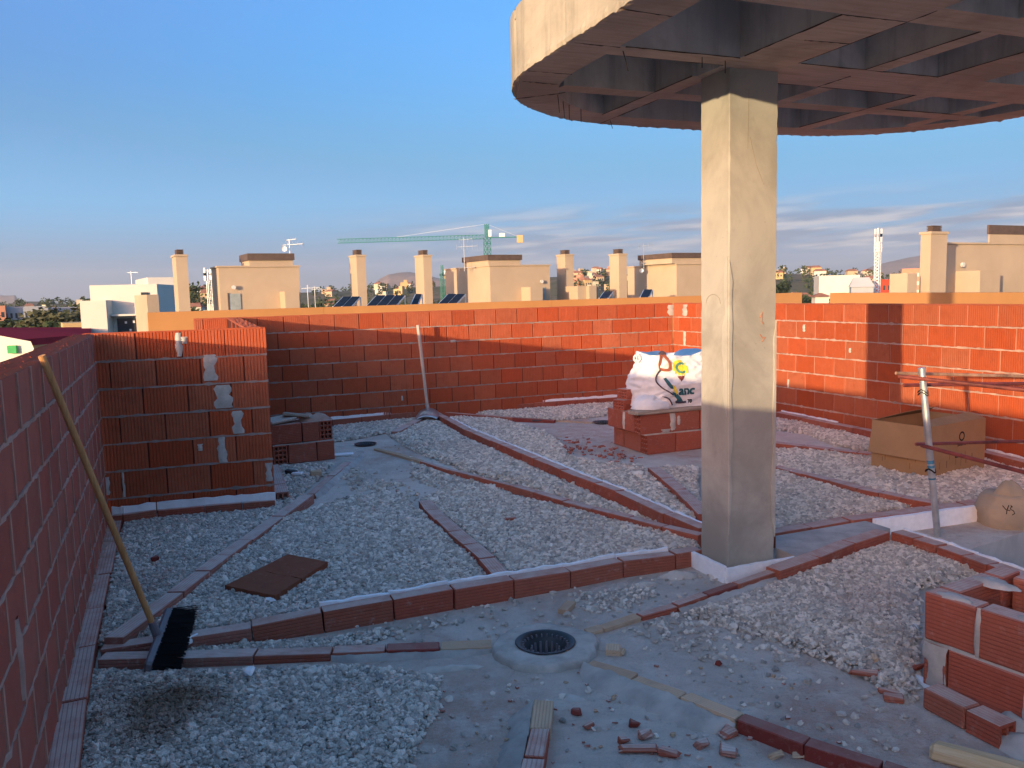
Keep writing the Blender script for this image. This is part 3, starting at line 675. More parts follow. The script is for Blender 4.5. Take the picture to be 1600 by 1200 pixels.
# ------------------------------------------------------------------ concrete column and canopy
A = R(22.0); CU = Vector((math.cos(A), math.sin(A), 0)); CV = Vector((-math.sin(A), math.cos(A), 0)); CO = Vector((1.15, 4.41, 0))
def uvp(u, v, z=0.0): return CO + CU * u + CV * v + Vector((0, 0, z))
ZT = 2.70
col = thing('concrete_column', 'square concrete column holding up the round canopy, lower third in shade', 'column', CO, A)
def column_mesh(u0, u1, v0, v1, z0, z1, seed):
    rg = random.Random(seed); m = MB(); n = 60; c = .005; vs = []
    for i in range(n + 1):
        z = lerp(z0, z1, i / n)
        for (x, y, ax, ay, bx, by) in ((u0, v0, 0, 1, 1, 0), (u1, v0, -1, 0, 0, 1), (u1, v1, 0, -1, -1, 0), (u0, v1, 1, 0, 0, -1)):
            q = c * (rg.uniform(.5, 1.2) + (.9 if rg.random() < .10 else 0)); e = rg.uniform(-.0006, .0006)
            vs += [(x + ax * q + e, y + ay * q + e, z), (x + bx * q + e, y + by * q, z)]
    m.add(vs, [(i * 8 + j, i * 8 + (j + 1) % 8, i * 8 + 8 + (j + 1) % 8, i * 8 + 8 + j) for i in range(n) for j in range(8)])
    me = m.mesh('shaft', M['concrete']); fix_normals(me); return me
put('shaft', column_mesh(0, .31, 0, .25, 0, ZT + .01, 5), None, col)
def laitance(face, pts, seed):                                 # thin skins of cement left by the formwork
    rg = random.Random(seed); m = MB(); n = len(pts); vs = []
    for (t, zz) in pts:
        j = rg.uniform(-.003, .003)
        vs.append((t + j, -.007, zz) if face == 0 else (-.007, t + j, zz))
    m.add(vs + [((x, .004, z) if face == 0 else (.004, y, z)) for x, y, z in vs], [tuple(range(n))] + [(i, (i + 1) % n, n + (i + 1) % n, n + i) for i in range(n)])
    me = m.mesh('cement_skin', M['cement_skin']); fix_normals(me); put('cement_skin', me, None, col)
laitance(0, [(.002, 1.72), (.018, 1.62), (.012, 1.5), (.022, 1.38), (.015, 1.25), (.024, 1.12), (.012, 1.02), (.02, .9), (.03, .78), (.012, .66), (.02, .5), (.01, .36), (.001, .25), (.001, 1.0)], 1)
laitance(1, [(.002, 1.75), (.03, 1.68), (.035, 1.55), (.022, 1.45), (.045, 1.38), (.05, 1.25), (.03, 1.15), (.045, 1.02), (.016, .92), (.001, .88)], 2)
laitance(0, [(.309, 1.4), (.292, 1.3), (.297, 1.1), (.288, .9), (.294, .7), (.286, .5), (.292, .3), (.309, .2)], 3)

for (f_, pts_, mt_) in ((0, [(.20, 1.42), (.215, 1.45), (.21, 1.40), (.225, 1.385)], 'red_chalk'), (0, [(.20, 1.33), (.22, 1.31), (.235, 1.315), (.215, 1.29)], 'red_chalk'), (0, [(.13, 2.36), (.17, 2.22), (.22, 2.12)], 'pencil'), (0, [(.12, 2.60), (.115, 2.30)], 'pencil'), (1, [(.20, 1.50)] + [(.135 + .065 * math.cos(t * math.pi / 10), 1.50 + .05 * math.sin(t * math.pi / 10)) for t in range(11)], 'pencil')):
    MB().tube([(x, -.0015, z) if f_ == 0 else (-.0015, x, z) for x, z in pts_], .0012 if mt_ == 'pencil' else .004, 4).put('scrawl', M[mt_], col)
# canopy: rounded plate, ring beam and grid of ribs with deep coffers
can = thing('concrete_canopy', 'round bare concrete canopy with deep square coffers, resting on the column', 'canopy', (CO.x, CO.y, 0), A)
UL, UR_, VB, VF, RC = -.985, 2.82, -2.3, 1.485, 1.2
TOPZ, BOTZ = 3.05, ZT
def outline(inset, n=22):
    pts = []; r = RC - inset
    for (cx, cy, a0) in ((UR_ - RC, VF - RC, 0), (UL + RC, VF - RC, 90), (UL + RC, VB + RC, 180), (UR_ - RC, VB + RC, 270)):
        for i in range(n + 1):
            a = R(a0 + 90 * i / n); pts.append((cx + r * math.cos(a), cy + r * math.sin(a)))
    return pts
o_out, o_in = outline(0, 40), outline(.255, 40)
def densify(pts, step):
    out = []
    for p, q in zip(pts, pts[1:] + pts[:1]):
        k = max(1, int(math.dist(p, q) / step)); out += [(lerp(p[0], q[0], i / k), lerp(p[1], q[1], i / k)) for i in range(k)]
    return out
o_fine = densify(o_out, .022); nf = len(o_fine); rg = random.Random(4); arc = 0; vs = []; lip = []
for i, (x, y) in enumerate(o_fine):
    px_, py_ = o_fine[i - 1]; qx, qy = o_fine[(i + 1) % nf]; tx, ty = qx - px_, qy - py_; l = math.hypot(tx, ty); nx_, ny_ = ty / l, -tx / l; arc += math.hypot(x - px_, y - py_)
    seam = -.005 if (arc % .62) < .022 else 0; panel = .003 * (int(arc / .62) % 2)
    lz = BOTZ + .003 - max(0, rg.gauss(.001, .0035)); lip.append(lz)
    for z, am in ((lz, .004), (BOTZ + .02, .006), (BOTZ + .045, .003), (BOTZ + .14, .002), (BOTZ + .24, .002), (TOPZ, .003)):
        d = seam + panel + am * noise.noise(Vector((x * 7, y * 7, z * 9))) + rg.uniform(-1, 1) * am * .35 + (rg.uniform(0, .006) if z == BOTZ + .02 else 0)
        vs.append((x + nx_ * d, y + ny_ * d, z))
m = MB(); m.add(vs, [(i * 6 + j, ((i + 1) % nf) * 6 + j, ((i + 1) % nf) * 6 + j + 1, i * 6 + j + 1) for i in range(nf) for j in range(5)])
me = m.mesh('fascia', M['concrete_edge']); fix_normals(me); put('fascia', me, None, can)
i_fine = densify(o_in, .022); n = len(o_in); m = MB(); cx0, cy0 = (UL + UR_) / 2, (VB + VF) / 2
def inward(p, d):
    q = (min(max(p[0], UL + RC), UR_ - RC), min(max(p[1], VB + RC), VF - RC)); l = math.hypot(p[0] - q[0], p[1] - q[1]); return (q[0] + (p[0] - q[0]) * (1 - d / l), q[1] + (p[1] - q[1]) * (1 - d / l))
vs = []
for i, p in enumerate(o_fine):
    a_, b_ = inward(p, .02), inward(p, .256); vs += [(p[0], p[1], lip[i]), (a_[0], a_[1], BOTZ + rg.uniform(-.002, .002)), (b_[0], b_[1], BOTZ)]
m.add(vs, [(i * 3 + j, ((i + 1) % nf) * 3 + j, ((i + 1) % nf) * 3 + j + 1, i * 3 + j + 1) for i in range(nf) for j in range(2)])
ring = m.put('ring_beam', M['concrete_soffit'], can)
m = MB(); m.add([(x, y, BOTZ) for x, y in o_in] + [(x, y, TOPZ - .05) for x, y in o_in], [(i, (i + 1) % n, n + (i + 1) % n, n + i) for i in range(n)])
m.put('ring_inner_face', M['concrete_coffer'], can)
m = MB(); n2 = len(o_out); m.add([(x, y, TOPZ) for x, y in o_out], [tuple(range(n2))]); m.add([(x, y, TOPZ - .05) for x, y in o_out], [tuple(range(n2))[::-1]])
m.put('top_plate', M['concrete_coffer'], can)
def rib(u0, u1, v0, v1, nm='rib'):
    """Rib of the waffle: soffit in board-marked concrete, flanks in smooth coffer concrete."""
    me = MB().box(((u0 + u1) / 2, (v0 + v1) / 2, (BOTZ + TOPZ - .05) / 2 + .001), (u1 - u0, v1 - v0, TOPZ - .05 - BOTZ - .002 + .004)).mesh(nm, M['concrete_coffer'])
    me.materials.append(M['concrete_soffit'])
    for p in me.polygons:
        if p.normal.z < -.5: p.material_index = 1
    put(nm, me, None, can)
def span_v(u):                                            # inner extent of the coffer field along v at given u
    r = RC - .255; c0, c1 = UL + RC, UR_ - RC
    du = max(c0 - u, u - c1, 0); h = math.sqrt(max(0, r * r - du * du)); return VB + RC - h, VF - RC + h
def span_u(v):
    r = RC - .255; c0, c1 = VB + RC, VF - RC
    dv = max(c0 - v, v - c1, 0); h = math.sqrt(max(0, r * r - dv * dv)); return UL + RC - h, UR_ - RC + h
US = [(-.06, .29, -9, .2), (-.085, .035, .2, 9), (.73, .85, -9, -.17), (.77, .88, .2, 9), (1.25, 1.60, -9, -.17), (1.49, 1.62, .2, 9), (2.2, 2.32, -9, 9)]
VS = [(-2.1, -1.98), (-1.03, -.845), (-.165, -.03), (.57, .705)]
vbreaks = []
for (u0, u1, lo, hi) in US:
    a = max(span_v(u0)[0], span_v(u1)[0]) - .03; b = min(span_v(u0)[1], span_v(u1)[1]) + .03
    a = max(a, lo); b = min(b, hi)
    if b > a: rib(u0, u1, a, b)
usort = lambda v: sorted((u0, u1) for (u0, u1, lo, hi) in US if lo < v < hi)
for (v0, v1) in VS:
    vm = (v0 + v1) / 2; a = max(span_u(v0)[0], span_u(v1)[0]) - .03; b = min(span_u(v0)[1], span_u(v1)[1]) + .03
    x = a
    for (u0, u1) in usort(vm) + [(b, b)]:
        vv = (v0, v1)
        if vm > -.2 and vm < 0 and x > .2: vv = (-.17, .2)
        if u0 - x > .02: rib(x + .001, u0 - .001, *vv)
        x = u1
# fins of grout where the formwork boards met
rgf = random.Random(8)
for (a_, b_) in (((.29, -1.0), (.29, -.17)), ((.31, -.17), (1.25, -.17)), ((.31, .2), (1.5, .2)), ((-.7, -.165), (-.06, -.165)), ((-.62, -.03), (-.06, -.03)), ((1.25, -.9), (1.25, -.17)), ((-.985 + .03, -.15), (-.72, -.15)), ((-.96, .55), (-.70, .56)), ((-.97, .35), (-.72, .35)), ((-.8, .95), (-.58, .72)), ((.03, .72), (.03, 1.44)), ((-.09, .2), (-.09, 1.2)), ((-.98, -.62), (-.73, -.6)), ((.04, -.5), (.29, -.52)), ((.75, -.05), (.75, .2)), ((1.62, .55), (2.3, .56)), ((.73, -.85), (.73, -.17)), ((1.49, .2), (1.49, 1.2)), ((-.06, -.84), (-.06, -.2)), ((-.06, -.84), (.29, -.85))):
    n_ = 14; m = MB(); vs = []
    for i in range(n_ + 1):
        x, y = lerp(a_[0], b_[0], i / n_), lerp(a_[1], b_[1], i / n_); dx, dy = b_[0] - a_[0], b_[1] - a_[1]; l = math.hypot(dx, dy); wx, wy = -dy / l * .0022, dx / l * .0022; d = rgf.uniform(.0005, .0045)
        vs += [(x - wx, y - wy, BOTZ + .002), (x + wx, y + wy, BOTZ + .002), (x, y, BOTZ - d)]
    m.add(vs, [(i * 3 + j, i * 3 + (j + 1) % 3, i * 3 + 3 + (j + 1) % 3, i * 3 + 3 + j) for i in range(n_) for j in range(3)]); m.put('grout_fin', M['grout_dark'], can)
# wires left sticking out of the soffit
for (u, v, dx, dy, L) in ((-.68, -.1, .03, 0, .09), (-.6, .78, .01, .0, .1), (-.5, .92, .01, 0, .1), (-.42, 1.0, .0, 0, .09), (-.3, 1.08, 0, 0, .08), (-.1, -.1, .0, 0, .06), (-.97, .45, -.04, -.03, .13), (.05, 1.35, .02, 0, .05), (-.25, -.12, 0, 0, .05)):
    MB().tube([(u, v, BOTZ + .01), (u + dx * .6, v + dy, BOTZ - L * .5), (u + dx, v + dy, BOTZ - L)], .0022, 5).put('tie_wire', M['ink'], can)

# foam collar and mortar wedge at the column foot
fc = thing('foam_collar', 'white foam board wrapped round the foot of the concrete column', 'foam board', uvp(-.03, -.03), A)
put('foam_board', ragged_mesh('foam_board', .50, .022, .085, M['foam'], 31, amp=.003), None, fc, (.24, -.014, 0))
put('foam_board', ragged_mesh('foam_board', .30, .022, .09, M['foam'], 33, amp=.003), None, fc, (-.014, .148, 0), (0, 0, R(90)))
wq = [P(1212, 858, .08), P(1248, 872, .085), P(1391, 824, .095), P(1352, 812, .095), P(1212, 838, .085)]
m = MB(); m.prism([(q.x, q.y) for q in wq], 0.0, .088)
tag(m.put('mortar_wedge', M['mortar_wet']), 'smooth grey mortar wedge between the column foot and the brick kerbs', 'mortar')
a, b = P(1362, 812, .1), P(1547, 786, .1); d = b - a; nn = Vector((d.y, -d.x, 0)).normalized()
bd = put('foam_board', ragged_mesh('foam_board', d.length, .03, .108, M['foam'], 35, amp=.002), None, None, ((a.x + b.x) / 2 + nn.x * .022, (a.y + b.y) / 2 + nn.y * .022, 0), (0, 0, math.atan2(d.y, d.x)))
tag(bd, 'long clean white foam board standing on edge behind the steel post', 'foam board')

# ------------------------------------------------------------------ roof drains
def drain(c, r, label, pad=None, zt=.035):
    t = thing('roof_drain', label, 'drain', (c.x, c.y, 0))
    m = MB(); N = 40
    prof = [(r, zt + .001), (r + .010, zt + .006), (r + .004, zt + .008), (r - .016, zt + .002), (r - .022, zt - .012), (r - .03, zt - .014), (r - .034, zt - .07), (r - .06, zt - .085), (0.001, zt - .085)]
    vs = [(a * math.cos(2 * math.pi * j / N), a * math.sin(2 * math.pi * j / N), z) for a, z in prof for j in range(N)]
    m.add(vs, [(i * N + j, i * N + (j + 1) % N, (i + 1) * N + (j + 1) % N, (i + 1) * N + j) for i in range(len(prof) - 1) for j in range(N)])
    m.put('rim', M['black_plastic'], t, smooth=True)
    for j in range(26):
        a = 2 * math.pi * j / 26; ca, sa = math.cos(a), math.sin(a)
        MB().box(((r - .018) * ca, (r - .018) * sa, zt - .008), (.022, .005, .012), a).put('lug', M['grey_plastic'], t)
    for j in range(14):
        a = 2 * math.pi * j / 14 + .1; ca, sa = math.cos(a), math.sin(a)
        MB().box(((r - .062) * ca, (r - .062) * sa, zt - .052), (.012, .012, .066), a, top=(.5, .7)).put('basket_bar', M['grey_plastic'], t)
    return t
drain(D1, .125, 'black plastic roof drain in the round mortar pad nearest the broom')
drain(D2, .11, 'black roof drain beside the stack of hollow bricks', zt=.012)
drain(D3, .11, 'black roof drain half hidden by the bag box', zt=.012)
def annulus_pad(name, c, r0, rx, ry, h, seed, label):
    m = MB(); N = 64; prof = [(0, h), (.3, h + .002), (.6, h - .001), (.88, h - .003), (.97, h * .75), (1.0, h * .3), (1.02, -.004)]; vs = []
    for t, z in prof:
        for j in range(N):
            a = 2 * math.pi * j / N; k = 1 + .10 * noise.noise(Vector((math.cos(a) * 1.5, math.sin(a) * 1.5, seed))) + .07 * noise.noise(Vector((math.cos(a) * 5, math.sin(a) * 5, seed + 3))) + .035 * noise.noise(Vector((math.cos(a) * 14, math.sin(a) * 14, seed)))
            R0 = r0 + .004; X = lerp(R0, rx * k, t); Y = lerp(R0, ry * k, t)
            vs.append((X * math.cos(a), Y * math.sin(a), z + .004 * noise.noise(Vector((X * math.cos(a) * 14, Y * math.sin(a) * 14, seed)))))
    m.add(vs, [(i * N + j, i * N + (j + 1) % N, (i + 1) * N + (j + 1) % N, (i + 1) * N + j) for i in range(len(prof) - 1) for j in range(N)])
    o = m.put(name, M['mortar'], None, (c.x, c.y, 0), smooth=True); return tag(o, label, 'mortar')
annulus_pad('mortar_pad', D1, .125, .235, .225, .036, 2, 'round grey mortar pad with cracked rim holding the black drain')

# ------------------------------------------------------------------ brick boxes
def course(root, o, th, z, lens, wd, style, H=.186, hollow=(), gap=.01, seed=0, nz=3, ny=3):
    """One course: bricks of the given lengths laid in a line from o in direction th (front face on its lower right)."""
    x = 0; d = Vector((math.cos(th), math.sin(th), 0)); nn = Vector((-d.y, d.x, 0)); rg = random.Random(seed)
    for i, L in enumerate(lens):
        c = o + d * (x + L / 2) + nn * (wd / 2 + rg.uniform(-.003, .003)); c.z = z + H / 2
        if i in hollow: me = hollow_mesh('brick', max(L, .02), wd, H, ny, nz, M['brick_strip'], hollow[i], seed + i)
        else: me = bev_mesh('brick', L, wd, H, M[style], .005, seed * 13 + i, .002)
        put('brick', me, None, root, c - root.location, (0, 0, th + rg.uniform(-.01, .01)))
        x += L + gap
def rowbed(root, o, th, z, L, wd, mat='mortar', h=.012, seed=1):
    d = Vector((math.cos(th), math.sin(th), 0)); nn = Vector((-d.y, d.x, 0)); c = o + d * L / 2 + nn * wd / 2
    put('mortar_bed', ragged_mesh('mortar_bed', L, wd - .004, h, M[mat], seed, amp=.0035), None, root, (c.x - root.location.x, c.y - root.location.y, z - root.location.z), (0, 0, th))
def smear(root, o, th, s, z, wd, ht, seed, mat='mortar'):
    d = Vector((math.cos(th), math.sin(th), 0)); rs = random.Random(seed); n = 6; vs = []
    for i in range(n + 1):
        t = i / n; a = wd * .5 * rs.uniform(.6, 1.15); b = wd * .5 * rs.uniform(.6, 1.15); dp = -.004 - .008 * math.sin(math.pi * t) * rs.uniform(.6, 1.2)
        zz = z - ht / 2 + ht * t
        vs += [(s - a, .003, zz), (s - a * .5, dp, zz), (s + b * .4, dp, zz), (s + b, .003, zz)]
    mm = MB(); mm.add(vs, [(i * 4 + j, i * 4 + j + 1, i * 4 + 5 + j, i * 4 + 4 + j) for i in range(n) for j in range(3)])
    p = o - root.location; mm.put('mortar_smear', M[mat], root, (p.x, p.y, 0 - root.location.z), (0, 0, th), True)

# nearest box (chimney upstand) at the picture edge
c0 = Vector((1.585, 3.135, 0)); TB = R(-59)
bx = thing('brick_upstand', 'two course brick box with grey mortar smears beside the torn foam sheet', 'brick box', c0)
course(bx, c0, TB, .205, [.205, .29, .29, .29], .085, 'brick_strip', .19, seed=41)
course(bx, c0, TB, .005, [.09, .29, .29, .29], .085, 'brick_strip', .19, seed=42)
rowbed(bx, c0, TB, .194, 1.12, .085, seed=3)
d31 = Vector((math.cos(TB + R(90)), math.sin(TB + R(90)), 0))
for z, ln in ((.205, [.29, .13]), (.005, [.13, .29])):
    course(bx, c0 + d31 * .09 + Vector((math.cos(TB), math.sin(TB), 0)) * .085, TB + R(90), z, ln, .085, 'brick_strip', .19, seed=43 + int(z * 100))
c1 = c0 + d31 * .43
for z in (.205, .005): course(bx, c1 + Vector((math.cos(TB), math.sin(TB), 0)) * .10, TB, z, [.26, .29, .29], .085, 'brick_strip', .19, seed=47 + int(z * 100))
for k, (s, z, a, b) in enumerate(((.05, .11, .10, .17), (.21, .3, .028, .19), (.39, .09, .03, .18))): smear(bx, c0, TB, s, z, a, b, 50 + k)
for k, (du, dv, rx, ry, h) in enumerate(((.10, .03, .07, .035, .010), (.1, .30, .10, .05, .012), (.36, .045, .035, .04, .010), (.30, .47, .06, .05, .014))):
    q = c0 + Vector((math.cos(TB), math.sin(TB), 0)) * du + d31 * dv - c0; put('mortar_lump', blob_mesh('mortar_lump', rx, ry, h, M['mortar'], 60 + k, rough=.6), None, bx, (q.x, q.y, .394), (0, 0, TB))
# foam sheet, starter brick and mortar before it
fs = [P(1428, 1053, .02), P(1455, 1060, .03), P(1478, 1072, .035), P(1516, 1086, .05), P(1530, 1068, .1), P(1600, 1098, .1), P(1680, 1132, .1), P(1660, 1165, .05), P(1500, 1096, .04), P(1440, 1066, .02)]
m = MB(); m.add([(q.x, q.y, .022) for q in fs] + [(q.x, q.y, .002) for q in fs], [tuple(range(10)), tuple(range(10, 20))[::-1]] + [(i, 10 + i, 10 + (i + 1) % 10, (i + 1) % 10) for i in range(10)])
tag(m.put('foam_sheet', M['foam']), 'torn white foam sheet sticking out under the two course brick box', 'foam board')
a, b = P(1441, 1074, .085), P(1503, 1105, .085); e = P(1561, 1134, .085); th = math.atan2((e - a).y, (e - a).x)
sb = thing('starter_bricks', 'pair of low bricks with a broken hollow end, in front of the white foam sheet', 'bricks', (a.x, a.y, 0))
Lt = (e - a).length
put('brick', bev_mesh('brick', Lt * .58, .085, .08, M['brick_strip'], .005, 71, .003), None, sb, Vector((math.cos(th), math.sin(th), 0)) * Lt * .29 + Vector((-math.sin(th), math.cos(th), 0)) * .0425 + Vector((0, 0, .045)), (0, 0, th))
put('brick', hollow_mesh('brick', Lt * .40, .085, .08, 2, 1, M['brick_strip'], 1, 72), None, sb, Vector((math.cos(th), math.sin(th), 0)) * Lt * .8 + Vector((-math.sin(th), math.cos(th), 0)) * .0425 + Vector((0, 0, .042)), (0, 0, th + .02))
for k, (px, py, rx, ry, h) in enumerate(((1530, 1140, .1, .05, .05), (1585, 1150, .08, .06, .09), (1600, 1172, .16, .08, .05), (1490, 1110, .07, .04, .03))):
    q = P(px, py, 0); put('mortar_lump', blob_mesh('mortar_lump', rx, ry, h, M['mortar_wet'], 80 + k), None, sb, (q.x - a.x, q.y - a.y, 0), (0, 0, th))

# low box that carries the bag
c0 = P(1012, 711, 0); TU = R(22); TL = R(22 - 90)
bb = thing('brick_box', 'low two course hollow brick box carrying the white builders bag beside the column', 'brick box', c0)
far = c0 - Vector((math.cos(TL), math.sin(TL), 0)) * .66
dU = Vector((math.cos(TU), math.sin(TU), 0)); dV = Vector((-dU.y, dU.x, 0))
SP = .09
for z, off, ln, hol, sd in ((.003, 0, [.31, .31, .30, .28], {0: -1}, 21), (.203, -.07, [.34, .31, .31, .28], {0: -1}, 22)):
    o_ = c0 + dU * off; course(bb, o_, TU, z, ln, .13, 'brick_strip', .187, hol, seed=sd, ny=3, nz=4)
    course(bb, far + dU * off, TL, z, [.20, .31] if z < .1 else [.32, .19], .11, 'brick_strip', .187, {0: -1} if z < .1 else {}, seed=sd + 5)
    course(bb, far + dU * (off + .14) + dV * -.11, TU, z, [.31, .31, .3, .2], .11, 'brick_strip', .187, seed=sd + 9)
rowbed(bb, c0 + dU * -.03, TU, .188, 1.2, .13, seed=5)
smear(bb, c0 + dU * -.07, TU, .36, .30, .08, .17, 91); smear(bb, c0 + dU * -.07, TU, .42, .31, .05, .09, 92); smear(bb, c0 + dU * -.07, TU, .28, .22, .12, .03, 93)
smear(bb, far + dU * -.07, TL, .33, .30, .04, .17, 94)
a = c0 + dU * -.12 + dV * -.01
pl = put('plank', bev_mesh('plank', 1.25, .17, .04, M['plank'], .006, 7, .004), None, None, a + dU * .62 + dV * .08 + Vector((0, 0, .414)), (0, 0, TU + .02))
tag(pl, 'weathered mortar stained plank under the white builders bag', 'plank')
# two loose hollow bricks
for (s, t, z, rz, lab) in ((.02, .50, .395, .05, 'loose hollow brick, lower of the pair beside the white bag'), (.08, .49, .497, -.06, 'loose hollow brick, upper of the pair beside the white bag')):
    q = far + dU * (s - .10) + Vector((math.cos(TL), math.sin(TL), 0)) * (t - .30)
    o = put('hollow_brick', hollow_mesh('hollow_brick', .29, .15, .098, 4, 3, M['brick_strip'], -1, 3), None, None, q + dU * .14 + Vector((0, 0, z + .05)), (0, 0, TU + rz + R(14)))
    tag(o, lab, 'brick', 'loose hollow bricks on the bag box')

# ------------------------------------------------------------------ builders' bag
bc = c0 + dU * .48 + dV * .33
bag = thing('builders_bag', 'crumpled white builders bag with a yellow sun print, orange straps, on the brick box', 'bag', (bc.x, bc.y, .434), R(18))
BW, BD, BH = .385, .28, .50
def bag_a(z):
    t = z / BH; return BW * (1.0 + .12 * math.sin(math.pi * min(1, t * 1.1)) - .22 * max(0, t - .55) ** 1.0 + (.14 * (1 - t / .2) if t < .2 else 0))
def bag_b(z):
    t = z / BH; return BD * (1.0 + .1 * math.sin(math.pi * t) - .55 * max(0, t - .45) + (.1 * (1 - t / .2) if t < .2 else 0))
def wrinkle(p):
    return .034 * noise.noise(Vector((p[0] * 5, p[1] * 5, p[2] * 4 + 2))) + .020 * noise.noise(Vector((p[0] * 13 + p[2] * 9, p[1] * 13, p[2] * 10))) + .026 * abs(noise.noise(Vector((p[0] * 8 - p[2] * 14, p[1] * 8, 5.0)))) + .010 * noise.noise(Vector((p[0] * 26 + p[2] * 12, p[1] * 20, p[2] * 26)))
def bag_front(x, z):
    a, b = bag_a(z), bag_b(z); q = min(.98, abs(x) / a); y = -b * (1 - q ** 3.2) ** (1 / 3.2); p = (x, y, z); return y - wrinkle(p)
m = MB(); nr, na = 54, 120; vs = []
for i in range(nr + 1):
    z = BH * i / nr; a, b = bag_a(z), bag_b(z)
    for j in range(na):
        th = 2 * math.pi * j / na; ct, st = math.cos(th), math.sin(th); e = 2 / 3.2
        x = a * math.copysign(abs(ct) ** e, ct); y = b * math.copysign(abs(st) ** e, st); wv = wrinkle((x, y, z)); l = math.hypot(x, y)
        cz = z + (.045 * noise.noise(Vector((x * 6, y * 6, 9))) + .03 * (abs(x) / a) ** 3 if i == nr else 0)
        vs.append((x * (1 + wv / l), y * (1 + wv / l) if y > 0 else y - wv * abs(st), cz))
m.add(vs, [(i * na + j, i * na + (j + 1) % na, (i + 1) * na + (j + 1) % na, (i + 1) * na + j) for i in range(nr) for j in range(na)])
top = len(m.v); m.v.append((0, 0, BH - .09)); m.f += [(nr * na + j, nr * na + (j + 1) % na, top) for j in range(na)]
m.put('sack_body', M['bag'], bag, smooth=True)
# sagging corner fold on the brick side
m = MB(); nr2, na2 = 10, 24; vs = []
for i in range(nr2 + 1):
    t = i / nr2; r = math.cos(t * math.pi / 2)
    for j in range(na2):
        th = 2 * math.pi * j / na2; k = 1 + .12 * noise.noise(Vector((math.cos(th) * 2, math.sin(th) * 2, t * 2)))
        q_ = .03 * noise.noise(Vector((math.cos(th) * 3, math.sin(th) * 3, t * 5))); vs.append((.21 * r * k * math.cos(th) + q_, .14 * r * k * math.sin(th) - q_, .135 * math.sin(t * math.pi / 2) * k + q_ * (t > .1)))
m.add(vs, [(i * na2 + j, i * na2 + (j + 1) % na2, (i + 1) * na2 + (j + 1) % na2, (i + 1) * na2 + j) for i in range(nr2) for j in range(na2)])
m.put('corner_fold', M['bag'], bag, (-.34, -.22, 0), smooth=True)
def bag_poly(name, pts, mat, off=.004, fill=5):
    """Flat print that follows the bag's front."""
    bm = bmesh.new(); vv = [bm.verts.new((x, 0, z)) for x, z in pts]; f = bm.faces.new(vv)
    bmesh.ops.triangulate(bm, faces=bm.faces); bmesh.ops.subdivide_edges(bm, edges=bm.edges, cuts=fill, use_grid_fill=True)
    for v in bm.verts: v.co.y = bag_front(v.co.x, v.co.z) - off
    me = bpy.data.meshes.new(name); bm.to_mesh(me); bm.free(); me.materials.append(M[mat]); put(name, me, None, bag)
def text_mesh(body, size, ext=0.0):
    cu = bpy.data.curves.new('lettering', 'FONT'); cu.body = body; cu.size = size; cu.extrude = ext; cu.resolution_u = 3
    o = bpy.data.objects.new('lettering', cu); COL.objects.link(o); bpy.context.view_layer.update()
    me = bpy.data.meshes.new_from_object(o.evaluated_get(bpy.context.evaluated_depsgraph_get())); bpy.data.objects.remove(o); bpy.data.curves.remove(cu); return me
def bag_text(body, size, x0, z0, mat, bold=.006, shear=0.0):
    me = text_mesh(body, size); bm = bmesh.new(); bm.from_mesh(me)
    bmesh.ops.triangulate(bm, faces=bm.faces); bmesh.ops.subdivide_edges(bm, edges=[e for e in bm.edges if e.calc_length() > .03], cuts=3)
    for v in bm.verts:
        x, z = v.co.x + x0, v.co.y + z0; v.co = Vector((x, bag_front(x, z) - .007, z + shear * v.co.x))
    bm.to_mesh(me); bm.free(); me.materials.clear(); me.materials.append(M[mat]); me.name = 'lettering'
    for dx, dz in ((0, 0), (bold, 0), (bold, bold * .7), (0, bold * .7)): put('lettering', me, None, bag, (dx, 0, dz))
sunp = [(-.045 + (.085 if i % 2 else .06) * math.cos(2 * math.pi * i / 28), .375 + (.08 if i % 2 else .06) * math.sin(2 * math.pi * i / 28)) for i in range(28)]
bag_poly('sun_print', sunp, 'bag_yellow', .004, 3)
bag_text('C', .145, -.10, .325, 'bag_green', .010)
bag_text('anc', .125, -.10, .12, 'bag_teal', .009)
bag_text('70', .05, .0, .035, 'ink', .004)
bag_poly('leaf_print', [(-.24, .285), (-.215, .295), (-.19, .25), (-.16, .21), (-.155, .185), (-.19, .19), (-.22, .23)], 'bag_teal', .005, 3)
bag_poly('leaf_print', [(-.19, .165), (-.12, .14), (-.06, .085), (-.03, .035), (-.13, .04), (-.115, .08), (-.16, .13)], 'bag_teal', .005, 3)
bag_poly('leaf_print', [(-.17, .23), (-.13, .20), (-.11, .15), (-.12, .12), (-.155, .17)], 'bag_yellow', .006, 3)
bag_poly('tear', [(-.09, .30), (-.01, .305), (-.04, .265), (-.065, .25)], 'rust', .006, 2)
